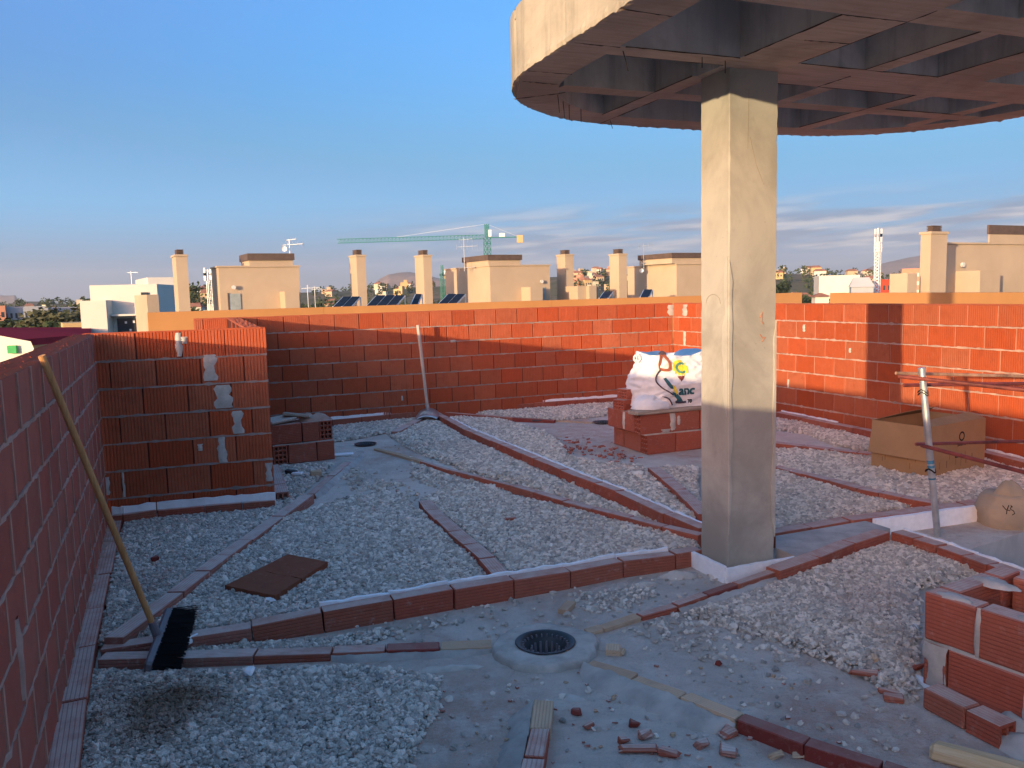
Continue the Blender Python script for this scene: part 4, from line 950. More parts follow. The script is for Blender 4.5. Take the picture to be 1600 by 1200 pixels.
def strap(pts, wd, mat, nm='strap'):
    pts = [Vector(p) for p in pts]; m = MB(); n = len(pts); sub = []
    for i in range(n - 1):
        for t in range(5):
            a, b, c, d = pts[max(i - 1, 0)], pts[i], pts[i + 1], pts[min(i + 2, n - 1)]; u = t / 5
            sub.append(.5 * ((2 * b) + (c - a) * u + (2 * a - 5 * b + 4 * c - d) * u * u + (3 * b - a - 3 * c + d) * u ** 3))
    sub.append(pts[-1]); vs = []
    for i, p in enumerate(sub):
        d = (sub[min(i + 1, len(sub) - 1)] - sub[max(i - 1, 0)]).normalized(); s = d.cross(Vector((0, -1, 0.15))).normalized() * wd / 2; o = Vector((0, -.004, 0))
        vs += [p + s + o, p - s + o, p - s - o, p + s - o]
    m.add(vs, [(i * 4 + j, i * 4 + (j + 1) % 4, i * 4 + 4 + (j + 1) % 4, i * 4 + 4 + j) for i in range(len(sub) - 1) for j in range(4)]); me = m.mesh(nm, M[mat]); fix_normals(me); put(nm, me, None, bag)
bf = lambda x, z, o=.012: (x, bag_front(x, min(z, BH * .98)) - o, z)
strap([bf(-.215, .51), bf(-.235, .46), bf(-.25, .41), bf(-.25, .37)], .028, 'strap')
strap([bf(-.205, .515), bf(-.165, .47), bf(-.15, .42), bf(-.165, .37), bf(-.215, .365), bf(-.25, .375)], .026, 'strap')
strap([bf(-.25, .37), bf(-.30, .32), bf(-.315, .26), bf(-.27, .20), bf(-.21, .16), bf(-.17, .13)], .012, 'strap_dark')
strap([bf(-.23, .51), bf(-.205, .53), bf(-.175, .505)], .04, 'strap_dark')
strap([bf(-.27, .12), bf(-.21, .09), bf(-.18, .03)], .012, 'strap_dark')
strap([bf(-.14, .06), bf(-.09, .045), bf(-.02, .05)], .018, 'strap_dark')
MB().tube([(-.40 + .035 * math.cos(t * math.pi / 6), bag_front(-.36, .47) + .03, .475 + .035 * math.sin(t * math.pi / 6)) for t in range(13)], .009, 6).put('corner_loop', M['bag'], bag)

# ------------------------------------------------------------------ stack of hollow bricks by the return wall
c0 = P(441, 727, 0); e = P(522.5, 717.5, 0); th = math.atan2((e - c0).y, (e - c0).x); Lx = (e - c0).length
st = thing('brick_stack', 'two course stack of hollow bricks behind the short shaded wall, open ends showing', 'brick stack', c0)
du = Vector((math.cos(th), math.sin(th), 0)); dv = Vector((-du.y, du.x, 0))
def header(root, o, th, z, s, wd, L, ny, nz, seed):             # brick laid across, open end to the front
    d = Vector((math.cos(th), math.sin(th), 0)); nn = Vector((-d.y, d.x, 0)); c = o + d * (s + wd / 2) + nn * L / 2
    put('brick', hollow_mesh('brick', L, wd, .187, ny, nz, M['brick_strip'], -1, seed), None, root, (c.x - root.location.x, c.y - root.location.y, z + .0935), (0, 0, th + R(90)))
header(st, c0, th, .003, -.075, .13, .3, 3, 4, 1)
course(st, c0 + du * .065, th, .003, [.27, .17], .12, 'brick_strip', .187, seed=31)
course(st, c0 - du * .10, th, .203, [.30, .16], .12, 'brick_strip', .187, seed=32)
header(st, c0, th, .203, .375, .125, .3, 3, 4, 2)
rowbed(st, c0 - du * .08, th, .188, .6, .12, seed=8)
course(st, c0 + dv * .18 - du * .1, th, .003, [.3, .2], .12, 'brick_strip', .187, seed=33); course(st, c0 + dv * .18 - du * .1, th, .203, [.3, .17], .12, 'brick_strip', .187, seed=34)
o = put('clay_slab', bev_mesh('clay_slab', .27, .20, .03, M['grey_wood'], .006, 3, .004), None, None, c0 + du * .02 + dv * .12 + Vector((0, 0, .425)), (R(3), R(-3), th + .3)); tag(o, 'flat grey board lying on the hollow brick stack', 'board')
o = put('clay_slab', bev_mesh('clay_slab', .26, .16, .025, M['plank'], .006, 4, .004), None, None, c0 + du * .2 + dv * .14 + Vector((0, 0, .452)), (R(-4), R(9), th - .35)); tag(o, 'tilted brown board overlapping the grey board on the hollow brick stack', 'board')
o = put('mortar_heap', blob_mesh('mortar_heap', .15, .1, .07, M['mortar_pink'], 12, rough=.5), None, None, c0 + du * .35 + dv * .12 + Vector((0, 0, .39)), (0, 0, th)); tag(o, 'dry pinkish mortar heap on top of the hollow brick stack', 'mortar')
# brick footing beside the corner of the short wall
a = P(436, 726, .08); b = P(451, 767, .09)
d = b - a; t_ = thing('corner_footing', 'grooved hollow brick lying at the corner of the short shaded wall, open end forward', 'brick', (b.x, b.y, 0))
for k in range(2):
    L_ = .30 if k == 0 else max(.1, d.length - .31); s_ = (.15 if k == 0 else .31 + L_ / 2); c = -d.normalized() * s_ + Vector((d.y, -d.x, 0)).normalized() * -.07
    me = hollow_mesh('brick', L_, .13, .08, 3, 1, M['brick_pale'], 1, 5) if k == 0 else bev_mesh('brick', L_, .13, .08, M['brick_pale'], .005, 6, .002)
    c = -d.normalized() * s_ + Vector((d.y, -d.x, 0)).normalized() * .065
    put('brick', me, None, t_, (c.x, c.y, .045), (0, 0, math.atan2(d.y, d.x)))

# ------------------------------------------------------------------ cardboard box
c0 = P(1452, 752, .02); thR = R(31); RL, LL, BHt = .76, .62, .42
cb = thing('cardboard_box', 'open brown cardboard box with a ring logo and a flap hanging outward', 'cardboard box', (c0.x, c0.y, .03), thR)
LW = .52
m = MB()
for (c, s) in (((RL / 2, 0, BHt / 2), (RL, .006, BHt)), ((RL / 2, LW, BHt / 2), (RL, .006, BHt)), ((0, LW / 2, BHt / 2), (.006, LW - .008, BHt)), ((RL, LW / 2, BHt / 2), (.006, LW - .008, BHt)), ((RL / 2, LW / 2, .005), (RL, LW, .006))): m.box(c, s)
m.put('box_body', M['cardboard'], cb)
def flap(pts, mat='cardboard', nm='flap'):
    n_ = (Vector(pts[1]) - Vector(pts[0])).cross(Vector(pts[2]) - Vector(pts[0])).normalized() * .004; m = MB(); k = len(pts)
    m.add([Vector(p) for p in pts] + [Vector(p) + n_ for p in pts], [tuple(range(k)), tuple(range(k, 2 * k))[::-1]] + [(i, k + i, k + (i + 1) % k, (i + 1) % k) for i in range(k)])
    me = m.mesh(nm, M[mat]); fix_normals(me); put(nm, me, None, cb)
flap([(0, .01, BHt), (0, LW - .01, BHt), (-.045, LW + .0, BHt - .265), (-.05, -.01, BHt - .265)])
flap([(.01, 0, BHt), (RL - .01, 0, BHt), (RL - .02, .13, BHt + .035), (.12, .11, BHt + .03)])
flap([(RL, .01, BHt), (RL, LW - .01, BHt), (RL - .14, LW - .05, BHt - .17), (RL - .14, .06, BHt - .17)], 'card_in')
flap([(.02, LW, BHt), (RL - .01, LW, BHt), (RL - .05, LW - .10, BHt + .055), (.3, LW - .10, BHt + .05)], 'card_in')
m = MB(); m.add([(.42 + r * math.cos(2 * math.pi * i / 24), -.0042, .305 + r * math.sin(2 * math.pi * i / 24)) for r in (.026, .040) for i in range(24)], [(i, (i + 1) % 24, 24 + (i + 1) % 24, 24 + i) for i in range(24)])
m.put('ring_logo', M['ink'], cb)
m = MB()
for i in range(7): m.box((.37 + i * .017, -.0044, .235), (.010, .001, .013 if i % 3 else .017))
m.put('logo_caption', M['ink'], cb)
for i, (y, z) in enumerate(((.10, .185), (.22, .17), (.33, .18))): MB().box((-.0042, y, z), (.002, .05, .022)).put('hand_hole', M['ink'], cb)
MB().box((.36, -.004, .145), (.05, .002, .02)).put('hand_hole', M['ink'], cb)
rgc = random.Random(5)
m = MB()
for i in range(9): m.box((rgc.uniform(.12, .6), -.0041, rgc.uniform(.08, .16)), (rgc.uniform(.004, .01), .001, rgc.uniform(.03, .06)), 0)
for i in range(5): m.box((-.0041, rgc.uniform(.12, .45), rgc.uniform(.08, .17)), (.001, rgc.uniform(.004, .01), rgc.uniform(.03, .06)), 0)
m.put('printed_marks', plain('faded_print', (0.22, 0.14, 0.075), 0.9, 0.1, bump=0), cb)

# ------------------------------------------------------------------ steel post and tied tubes
foot = P(1465, 838, 0); topd = ray(1440, 575); topp = at(1440, 575, foot.y - .02)
pst = thing('steel_post', 'leaning galvanised steel post with blue tape marks, standing by the shaft opening', 'post', foot)
tv = topp - foot
MB().tube([(0, 0, 0), tv * .5, tv * .97, tv], .0205, 16, cap=True).put('tube', M['galv'], pst, smooth=False)
for f_, h_ in ((.415, .014), (.44, .02), (.345, .010)): MB().tube([tv * f_, tv * (f_ + h_)], .0213, 16).put('tape_band', M['blue_tape'], pst)
def tb(p0, p1, r, label, mat='rust', group='tied red steel tubes'):
    a, b = at(*p0), at(*p1); o = MB().tube([Vector((0, 0, 0)), (b - a) * .5, b - a], r, 10).put('steel_tube', M[mat], None, a); tag(o, label, 'steel tube', group); return a, b
Dp = foot.y
tb((1412, 602, Dp + .10), (1680, 598, Dp + .55), .0115, 'rusty steel tube tied behind the post top, its open end lowest of the bundle')
tb((1404, 588, Dp + .05), (1680, 618, Dp - .55), .0125, 'dark red steel tube tied at the post top, sloping down across the bundle')
tb((1400, 583, Dp + .16), (1690, 590, Dp + .9), .0105, 'mortar spattered steel tube, uppermost of the bundle at the post top', 'rust_pale')
tb((1431, 694, Dp + .12), (1680, 687, Dp + .55), .0105, 'dark red steel tube tied low on the post, nearly level')
tb((1440, 696, Dp - .02), (1700, 764, Dp - .9), .012, 'dark red steel tube tied low on the post, dropping toward the sack')
wr = at(1452, 600, Dp - .03); m = MB()
for z in (.345 + .49, .83, .385): pass
for f_ in (.865, .85, .395, .40):
    c = foot + tv * f_; m.tube([c + Vector((.027 * math.cos(t * math.pi / 5), .036 * math.sin(t * math.pi / 5) + .01, .012 * math.sin(t * 1.3))) for t in range(11)], .003, 5)
m.put('tie_wire', M['ink'], pst, -foot)

# ------------------------------------------------------------------ paper sack
sp_ = P(1585, 828, 0) + Vector((.06, .14, 0))
sk = thing('cement_sack', 'slumped brown paper sack with scribbled mark, standing on the slab by the foam board', 'sack', sp_)
def sack_pt(th, t):
    a = .19 * (1 + .16 * math.sin(math.pi * t) - .15 * t); b = .15 * (1 + .16 * math.sin(math.pi * t) - .1 * t); e = .75
    ct, st_ = math.cos(th), math.sin(th); x = a * math.copysign(abs(ct) ** e, ct); y = b * math.copysign(abs(st_) ** e, st_); z = .20 * t
    k = 1 + .13 * noise.noise(Vector((x * 9, y * 9, z * 9 + 3))) + .06 * abs(noise.noise(Vector((x * 14 + z * 20, y * 14, z * 6)))) + .05 * noise.noise(Vector((x * 24, y * 24, z * 20)))
    return Vector((x * k, y * k, z + (.03 * noise.noise(Vector((x * 9, y * 9, 1))) if t > .9 else 0)))
m = MB(); nr, na = 16, 40
m.add([sack_pt(2 * math.pi * j / na, i / nr) for i in range(nr + 1) for j in range(na)], [(i * na + j, i * na + (j + 1) % na, (i + 1) * na + (j + 1) % na, (i + 1) * na + j) for i in range(nr) for j in range(na)])
m.v.append((0, 0, .19)); m.f += [(nr * na + j, nr * na + (j + 1) % na, len(m.v) - 1) for j in range(na)]
m.put('sack_body', M['sack'], sk, smooth=True)
put('folded_mouth', blob_mesh('folded_mouth', .10, .08, .11, M['sack'], 21, rough=.45), None, sk, (-.01, .02, .175))
m = MB()
def mark(pts):
    q = []
    for (x, z) in pts:
        th = math.atan2(-.15 * 1.05, x); best = min((sack_pt(R(a), z / .20) for a in range(180, 360, 2)), key=lambda p: abs(p.x - x)); q.append(best + Vector((0, -.004, 0)))
    m.tube(q, .0026, 5)
for pts in ([(-.13, .155), (-.12, .135), (-.105, .13)], [(-.10, .16), (-.115, .135), (-.125, .11)], [(-.085, .155), (-.10, .14), (-.085, .13), (-.075, .115), (-.095, .105)], [(-.09, .16), (-.08, .15)]): mark(pts)
m.put('scribble', M['ink'], sk)

# ------------------------------------------------------------------ broom
hb = Vector((-1.641, 3.79, .135)); hn = Vector((-1.551, 3.345, .062)); mid = (hb + hn) / 2
br = thing('broom', 'push broom with wooden handle and black bristles, leaning against the tall shaded wall', 'broom', mid)
tipw = Vector((-1.785, 3.175, 1.395))
def grid_block(name, e0, e1, ax, t0, t1, mat, wid, seed=0): pass
ax = (hn - hb).normalized(); hd = ((tipw - mid)).normalized()
out = Vector((.115, .03, -.028)); up = ax.cross(out).normalized()
m = MB(); L = (hn - hb).length
M4 = Matrix((( ax.x, out.normalized().x, up.x, mid.x), (ax.y, out.normalized().y, up.y, mid.y), (ax.z, out.normalized().z, up.z, mid.z), (0, 0, 0, 1)))
me = bev_mesh('broom_head', L, .035, .06, M['grey_plastic'], .008, 3, .001); put('broom_head', me, None, br, (0, 0, 0), M4.to_3x3().to_euler())
rgb = random.Random(9); m = MB(); ol = out.length
for i in range(30):
    for j in range(5):
        s = lerp(-L / 2 + .008, L / 2 - .008, i / 29) + rgb.uniform(-.004, .004); t = lerp(-.024, .024, j / 4)
        for k in range(3):
            a = M4.to_3x3() @ Vector((s + rgb.uniform(-.004, .004), .014, t + rgb.uniform(-.004, .004))); b = M4.to_3x3() @ Vector((s * 1.06 + rgb.uniform(-.012, .012), ol + rgb.uniform(-.012, .008), t * 1.35 + rgb.uniform(-.008, .008)))
            m.tube([a, b], .0032, 3, cap=True, r2=.0022)
m.put('bristles', M['bristle'], br)
sock = hd * .10
MB().tube([Vector((0, 0, 0)), hd * .05, hd * .10], .021, 12, r2=.016).put('socket', M['grey_plastic'], br)
MB().tube([hd * .07, (tipw - mid) * .5, tipw - mid], .0135, 14).put('handle', M['broom_wood'], br, smooth=False)

# ------------------------------------------------------------------ shovel leaning on the long wall
ft = P(671, 650, .05) + Vector((0, -.12, 0)); tp = at(653, 508, 10.35)
sh = thing('shovel', 'dusty shovel with long grey handle leaning on the long ribbed parapet', 'shovel', ft)
MB().tube([(tp - ft) * .1, (tp - ft) * .5, tp - ft], .018, 10, r2=.021).put('handle', M['grey_wood'], sh)
MB().tube([Vector((0, 0, .02)), (tp - ft) * .14], .024, 10).put('socket', M['galv'], sh)
m = MB(); vs = []; nb = 12
for i in range(nb + 1):
    x = -.14 + .28 * i / nb; cz = .035 * (1 - (x / .14) ** 2)
    for j, (y, sh_) in enumerate(((.02, .75), (-.08, 1), (-.18, 1), (-.27, .9))): vs.append((x * sh_, y, .02 + cz + (.06 if j == 0 else .03 - .012 * j)))
m.add(vs, [(i * 4 + j, i * 4 + 4 + j, i * 4 + 5 + j, i * 4 + 1 + j) for i in range(nb) for j in range(3)])
b_ = m.put('blade', M['galv'], sh, smooth=True); sm = b_.modifiers.new('thickness', 'SOLIDIFY'); sm.thickness = .004
put('dust_heap', blob_mesh('dust_heap', .12, .12, .06, M['mortar'], 44, rough=.4), None, sh, (0, -.1, .03))

# ------------------------------------------------------------------ clay slab in the gravel
q = [P(352, 918, .075), P(430, 934, .07), P(512, 881, .075), P(450, 869, .085)]
cen = sum(q, Vector()) / 4
cs = thing('clay_board', 'large brown fired clay board lying tilted on the gravel behind the tall strip', 'clay board', cen)
def board_piece(ts, seed):
    rg = random.Random(seed); top_ = []
    n = 8
    e0 = [lerp(lerp(q[0], q[3], t), lerp(q[1], q[2], t), s) for (s, t) in ts]
    m = MB(); loop = []
    for a, b in zip(e0, e0[1:] + e0[:1]):
        for i in range(n): loop.append(lerp(a, b, i / n) - cen + Vector((rg.uniform(-.004, .004), rg.uniform(-.004, .004), 0)))
    k = len(loop); m.add([p + Vector((0, 0, .012)) for p in loop] + [p - Vector((0, 0, .02)) for p in loop], [tuple(range(k)), tuple(range(k, 2 * k))[::-1]] + [(i, k + i, k + (i + 1) % k, (i + 1) % k) for i in range(k)])
    me = m.mesh('clay_panel', M['slab_clay']); fix_normals(me); put('clay_panel', me, None, cs)
board_piece([(0, 0), (1, 0), (1, .47), (0, .47)], 1); board_piece([(0, .475), (1, .475), (1, 1), (0, 1)], 2)

# ------------------------------------------------------------------ scraps on the slab
def scrap(name, px, py, L, W_, H, rz, mat, label, cat, group=None, z=0.0, hollow=None, tilt=0.0):
    c = P(px, py, z); SEED[0] += 1
    me = hollow_mesh(name, L, W_, H, hollow[0], hollow[1], M[mat], hollow[2], SEED[0], .03) if hollow else bev_mesh(name, L, W_, H, M[mat], .006, SEED[0], .006)
    o = put(name, me, None, None, (c.x, c.y, z + H / 2 + .001), (tilt, 0, rz)); return tag(o, label, cat, group)
scrap('tile_offcut', 886, 953, .125, .05, .024, R(66), 'tan_tile', 'narrow tan tile offcut with an open end, between the drain and the tall strip', 'tile offcut', hollow=(1, 1, -1))
scrap('tile_offcut', 958, 1020, .07, .062, .026, R(80), 'tan_tile', 'squarish tan tile offcut beside the drain pad', 'tile offcut', hollow=(1, 1, -1))
scrap('tile_offcut', 972, 1022, .045, .02, .02, R(70), 'tan_tile', 'slim pinkish tile chip leaning on the squarish tan offcut', 'tile offcut')
scrap('brick_offcut', 998, 1176, .135, .032, .025, R(-4), 'brick_strip', 'long thin red brick offcut alone on the dusty slab, open at its side', 'brick offcut')
scrap('brick_offcut', 975, 1161, .04, .025, .02, R(10), 'brick_strip', 'small red brick chip behind the long thin offcut', 'brick offcut')
scrap('brick_offcut', 1046, 1181, .07, .035, .02, R(-25), 'brick_strip', 'wedge shaped red brick chip at the end of the long thin offcut', 'brick offcut')
scrap('brick_offcut', 1008, 1154, .05, .032, .025, R(25), 'brick_pale', 'brownish lump of brick above the long thin offcut', 'brick offcut')
scrap('brick_offcut', 1137, 1150, .06, .05, .025, R(35), 'brick_strip', 'square red brick fragment near the dark red tile ridge', 'brick offcut')
scrap('brick_offcut', 1138, 1180, .055, .05, .025, R(-20), 'brick_pale', 'pale red brick fragment below the square fragment', 'brick offcut')
scrap('tile_offcut', 1213, 1184, .05, .03, .022, R(20), 'tan_tile', 'small tan tile lump in front of the dark red tile ridge', 'tile offcut')
scrap('tile_offcut', 1258, 1184, .085, .022, .012, R(-6), 'tan_tile', 'flat tan splinter in front of the dark red tile ridge', 'tile offcut')
scrap('brick_offcut', 1350, 1058, .11, .025, .025, R(-12), 'brick_strip', 'slim red brick splinter on the gravel edge', 'brick offcut', z=.015)
scrap('brick_offcut', 1390, 1085, .085, .028, .018, R(-22), 'brick_strip', 'red brick splinter just off the gravel, longest below the slim one', 'brick offcut')
scrap('brick_offcut', 1396, 1096, .075, .04, .022, R(-20), 'brick_strip', 'short red brick chunk lowest at the gravel edge', 'brick offcut')
scrap('tile_offcut', 1367, 1037, .05, .022, .035, R(70), 'tan_tile', 'upright tan chip in the gravel by the brick box', 'tile offcut', z=.03)
scrap('brick_offcut', 1434, 1046, .05, .03, .025, R(10), 'brick_strip', 'red brick corner piece at the foot of the brick box', 'brick offcut', z=.02)
scrap('brick_offcut', 1124, 1040, .028, .02, .02, R(40), 'brick_dark', 'tiny dark red chip alone on the pale slab', 'brick offcut')
scrap('brick_offcut', 797, 813, .07, .05, .025, R(10), 'brick_strip', 'red brick chip on gravel between the isolated strip and the bumpy strip', 'brick offcut', z=.045)
scrap('brick_offcut', 242, 877, .045, .04, .03, R(30), 'brick_dark', 'dark red chip on the gravel next to the pale dusty strip', 'brick offcut', z=.045)
scrap('brick_offcut', 900, 1117, .035, .025, .02, R(-30), 'brick_dark', 'dark red crumb on the slab below the drain', 'brick offcut')
scrap('brick_offcut', 919, 1139, .042, .026, .02, R(30), 'brick_strip', 'red crumb on the slab by the short ridge', 'brick offcut')
scrap('brick_offcut', 991, 1135, .038, .026, .02, R(5), 'brick_dark', 'dark crumb between the drain and the long thin offcut', 'brick offcut')
scrap('brick_offcut', 1097, 1167, .045, .03, .02, R(20), 'brick_pale', 'pale brick crumb between the long thin offcut and the tile ridge', 'brick offcut')
scrap('brick_offcut', 1135, 1118 + 22, .03, .02, .02, R(60), 'brick_strip', 'red crumb leaning on the square fragment', 'brick offcut')
scrap('tile_offcut', 645, 694, .13, .05, .022, R(25), 'tan_tile', 'tan tile piece on the dusty slab between the shovel and the drain', 'tile offcut')
scrap('tile_offcut', 494, 744, .10, .05, .05, R(20), 'tan_tile', 'ochre clay lump at the end of the thin mortar ridge', 'tile offcut', z=.02)
scrap('plastic_tube', 455, 741, .13, .045, .035, R(-35), 'black_plastic', 'short black plastic piece on gravel beside the hollow brick stack', 'plastic scrap', z=.03)
scrap('foam_scrap', 465, 742, .09, .05, .02, R(-10), 'foam', 'white foam scrap next to the black plastic piece', 'foam scrap', z=.035)
scrap('foam_scrap', 537, 712, .20, .10, .02, R(12), 'foam', 'flat white foam offcut under the hollow brick stack', 'foam scrap')
scrap('foam_scrap', 541, 659, .42, .07, .03, R(22), 'foam', 'long white foam offcut lying along the parapet foot', 'foam scrap', z=.03)
scrap('foam_scrap', 291, 1004, .07, .022, .03, R(55), 'foam', 'split white foam bit by the broom bristles', 'foam scrap', z=.04)
scrap('foam_scrap', 299, 1004, .07, .022, .03, R(62), 'foam', 'white foam bit a little further from the broom bristles', 'foam scrap', z=.04)
scrap('foam_scrap', 391, 1052, .04, .03, .02, R(80), 'foam', 'tiny square white foam crumb alone on the gravel', 'foam scrap', z=.045)
scrap('foam_scrap', 422, 941, .055, .04, .02, R(10), 'foam', 'rounded white foam bit at the corner of the clay board', 'foam scrap', z=.045)
scrap('rod', 842, 658, .16, .025, .015, R(-15), 'black_plastic', 'short black scrap by the tapering strip near the bag box', 'plastic scrap', z=.02)
o = put('timber_offcut', bev_mesh('timber_offcut', .30, .075, .05, M['pale_wood'], .02, 4, .004), None, None, P(1535, 1190, .03), (0, 0, R(-37))); tag(o, 'rounded pale timber offcut by the mortar lumps', 'timber')
for k_, (px, py, rx, ry, h, lab) in enumerate(((1060, 902, .13, .045, .035, 'smear of mortar at the foot of the tall strip near the column'), (1010, 914, .08, .035, .022, 'thin mortar smear left of the one by the column foot'), (1207, 900, .055, .045, .06, 'upright mortar dab plugging the broken ridge at the column foot'), (700, 1046, .16, .03, .02, 'flat mortar tongue below the dark red piece of the low strip'), (890, 1092, .07, .04, .006, 'oval mortar stain on the slab below the drain pad'))):
    o = put('mortar_dab', blob_mesh('mortar_dab', rx, ry, h, M['mortar'], 130 + k_, rough=.5), None, None, P(px, py, 0), (0, 0, R(8))); tag(o, lab.replace('left of', 'beyond'), 'mortar')
# heap of shattered brick before the bag box
rg = random.Random(77); m = MB()
def shard(m, c, s, rg):
    k = rg.choice((3, 4, 5)); pts = []; a0 = rg.uniform(0, 6); h = s * rg.uniform(.2, .6)
    for i in range(k): a = a0 + 2 * math.pi * (i + rg.uniform(-.25, .25)) / k; pts.append((s * rg.uniform(.5, 1) * math.cos(a), s * rg.uniform(.35, .7) * math.sin(a)))
    q = Matrix.Rotation(rg.uniform(0, 6.3), 4, 'Z') @ Matrix.Rotation(rg.uniform(-.5, .5), 4, 'X'); q.translation = c
    vs = [q @ Vector((x, y, 0)) for x, y in pts] + [q @ Vector((x * .9, y * .9, h)) for x, y in pts]
    m.add(vs, [tuple(range(k))[::-1], tuple(range(k, 2 * k))] + [(i, (i + 1) % k, k + (i + 1) % k, k + i) for i in range(k)])
for i in range(110):
    t = rg.random(); px, py = lerp(872, 985, t) + rg.gauss(0, 12), lerp(700, 718, t) + rg.gauss(0, 6)
    c = P(px, py, 0); c.z = .008 + max(0, .05 * rg.random() * (1 - abs(t - .4))); shard(m, c, rg.uniform(.010, .045), rg)
kind(m.put('brick_rubble', M['brick_rubble']), 'stuff')
m = MB(); m2 = MB(); rg = random.Random(12)
for i in range(260):                                       # crumbs all over the swept parts
    px, py = rg.choice(((rg.uniform(520, 790), rg.uniform(715, 785)), (rg.uniform(880, 1330), rg.uniform(1040, 1200)), (rg.uniform(680, 1000), rg.uniform(1050, 1200)), (rg.uniform(860, 1010), rg.uniform(650, 700)), (rg.uniform(600, 760), rg.uniform(690, 740))))
    c = P(px, py, .002); shard(m if rg.random() < .6 else m2, c, rg.uniform(.006, .018), rg)
kind(m.put('brick_crumbs', M['brick_pale']), 'stuff'); kind(m2.put('tile_crumbs', M['tan_tile']), 'stuff')

# ------------------------------------------------------------------ gravel
CELLS = [  # polygon in photo pixels, depth of the layer, feather at the rim, share of stones kept
    ([(132, 1040), (300, 1046), (520, 1036), (610, 1040), (690, 1050), (688, 1105), (655, 1150), (640, 1230), (600, 1300), (60, 1340), (118, 1200)], .045, .06, 1),
    ([(240, 1016), (395, 1004), (505, 996), (600, 982), (612, 990), (570, 1008), (400, 1019), (270, 1024)], .022, .02, .9),
    ([(560, 985), (700, 962), (690, 985), (600, 1005)], .008, .05, .25),
    ([(193, 812), (310, 796), (440, 782), (446, 800), (395, 842), (290, 922), (185, 1000), (152, 1010), (172, 900)], .05, .02, 1),
    ([(190, 1000), (290, 928), (400, 846), (450, 806), (500, 790), (560, 772), (640, 780), (662, 800), (700, 836), (775, 902), (620, 934), (505, 956), (390, 980), (270, 1000)], .06, .035, 1),
    ([(560, 772), (500, 740), (560, 730), (650, 760), (660, 784)], .008, .12, .28),
    ([(655, 780), (690, 765), (760, 758), (800, 774), (930, 805), (1092, 846), (1092, 858), (890, 888), (796, 903), (720, 830)], .055, .03, 1),
    ([(640, 715), (700, 740), (800, 762), (760, 770), (690, 768), (640, 750)], .01, .1, .5),
    ([(592, 668), (640, 664), (680, 652), (730, 682), (800, 712), (960, 782), (1090, 838), (1000, 812), (900, 786), (810, 755), (740, 738), (690, 720), (640, 700)], .045, .10, 1),
    ([(700, 650), (790, 656), (850, 672), (880, 690), (890, 712), (930, 722), (1008, 728), (1092, 806), (1092, 824), (960, 766), (830, 710), (740, 672)], .05, .06, 1),
    ([(700, 640), (880, 627), (1010, 618), (1060, 618), (1000, 640), (930, 650), (868, 655), (760, 648)], .04, .05, 1),
    ([(530, 662), (650, 648), (660, 655), (620, 672), (560, 684), (520, 690), (512, 670)], .035, .05, .9),
    ([(432, 728), (520, 722), (505, 740), (470, 775), (450, 792), (440, 785)], .03, .05, .9),
    ([(1020, 732), (1092, 728), (1092, 800)], .05, .03, 1),
    ([(1205, 732), (1330, 764), (1450, 790), (1330, 810), (1205, 832)], .055, .02, 1),
    ([(1205, 702), (1300, 706), (1390, 716), (1500, 730), (1640, 745), (1640, 768), (1560, 778), (1460, 792), (1340, 762), (1250, 740), (1205, 728)], .055, .02, 1),
    ([(1205, 650), (1300, 668), (1372, 688), (1640, 735), (1640, 748), (1380, 710), (1300, 692), (1260, 676), (1205, 668)], .045, .08, 1),
    ([(1225, 898), (1290, 872), (1391, 834), (1470, 858), (1545, 886), (1660, 930), (1600, 928), (1525, 902), (1442, 915), (1441, 1056), (1425, 1082), (1370, 1064), (1300, 1032), (1200, 990), (1110, 968), (1060, 952), (1130, 932)], .055, .11, 1),
    ([(1100, 960), (1200, 985), (1290, 1040), (1230, 1062), (1120, 1040), (1000, 1000), (960, 985), (1040, 958)], .008, .05, .22),
    ([(890, 928), (1000, 912), (1030, 925), (990, 950), (930, 960), (880, 950)], .010, .06, .55),
    ([(1400, 1060), (1440, 1070), (1438, 1100), (1380, 1095)], .01, .03, .5),
    ([(520, 985), (820, 930), (1100, 885), (1180, 905), (1000, 960), (760, 1000), (560, 1010)], .004, .02, .05),
    ([(640, 1050), (900, 1060), (1150, 1120), (1500, 1120), (1500, 1200), (600, 1200)], .004, .02, .022),
    ([(1000, 1010), (1350, 1060), (1480, 1150), (1330, 1170), (1130, 1105)], .004, .02, .05),
]
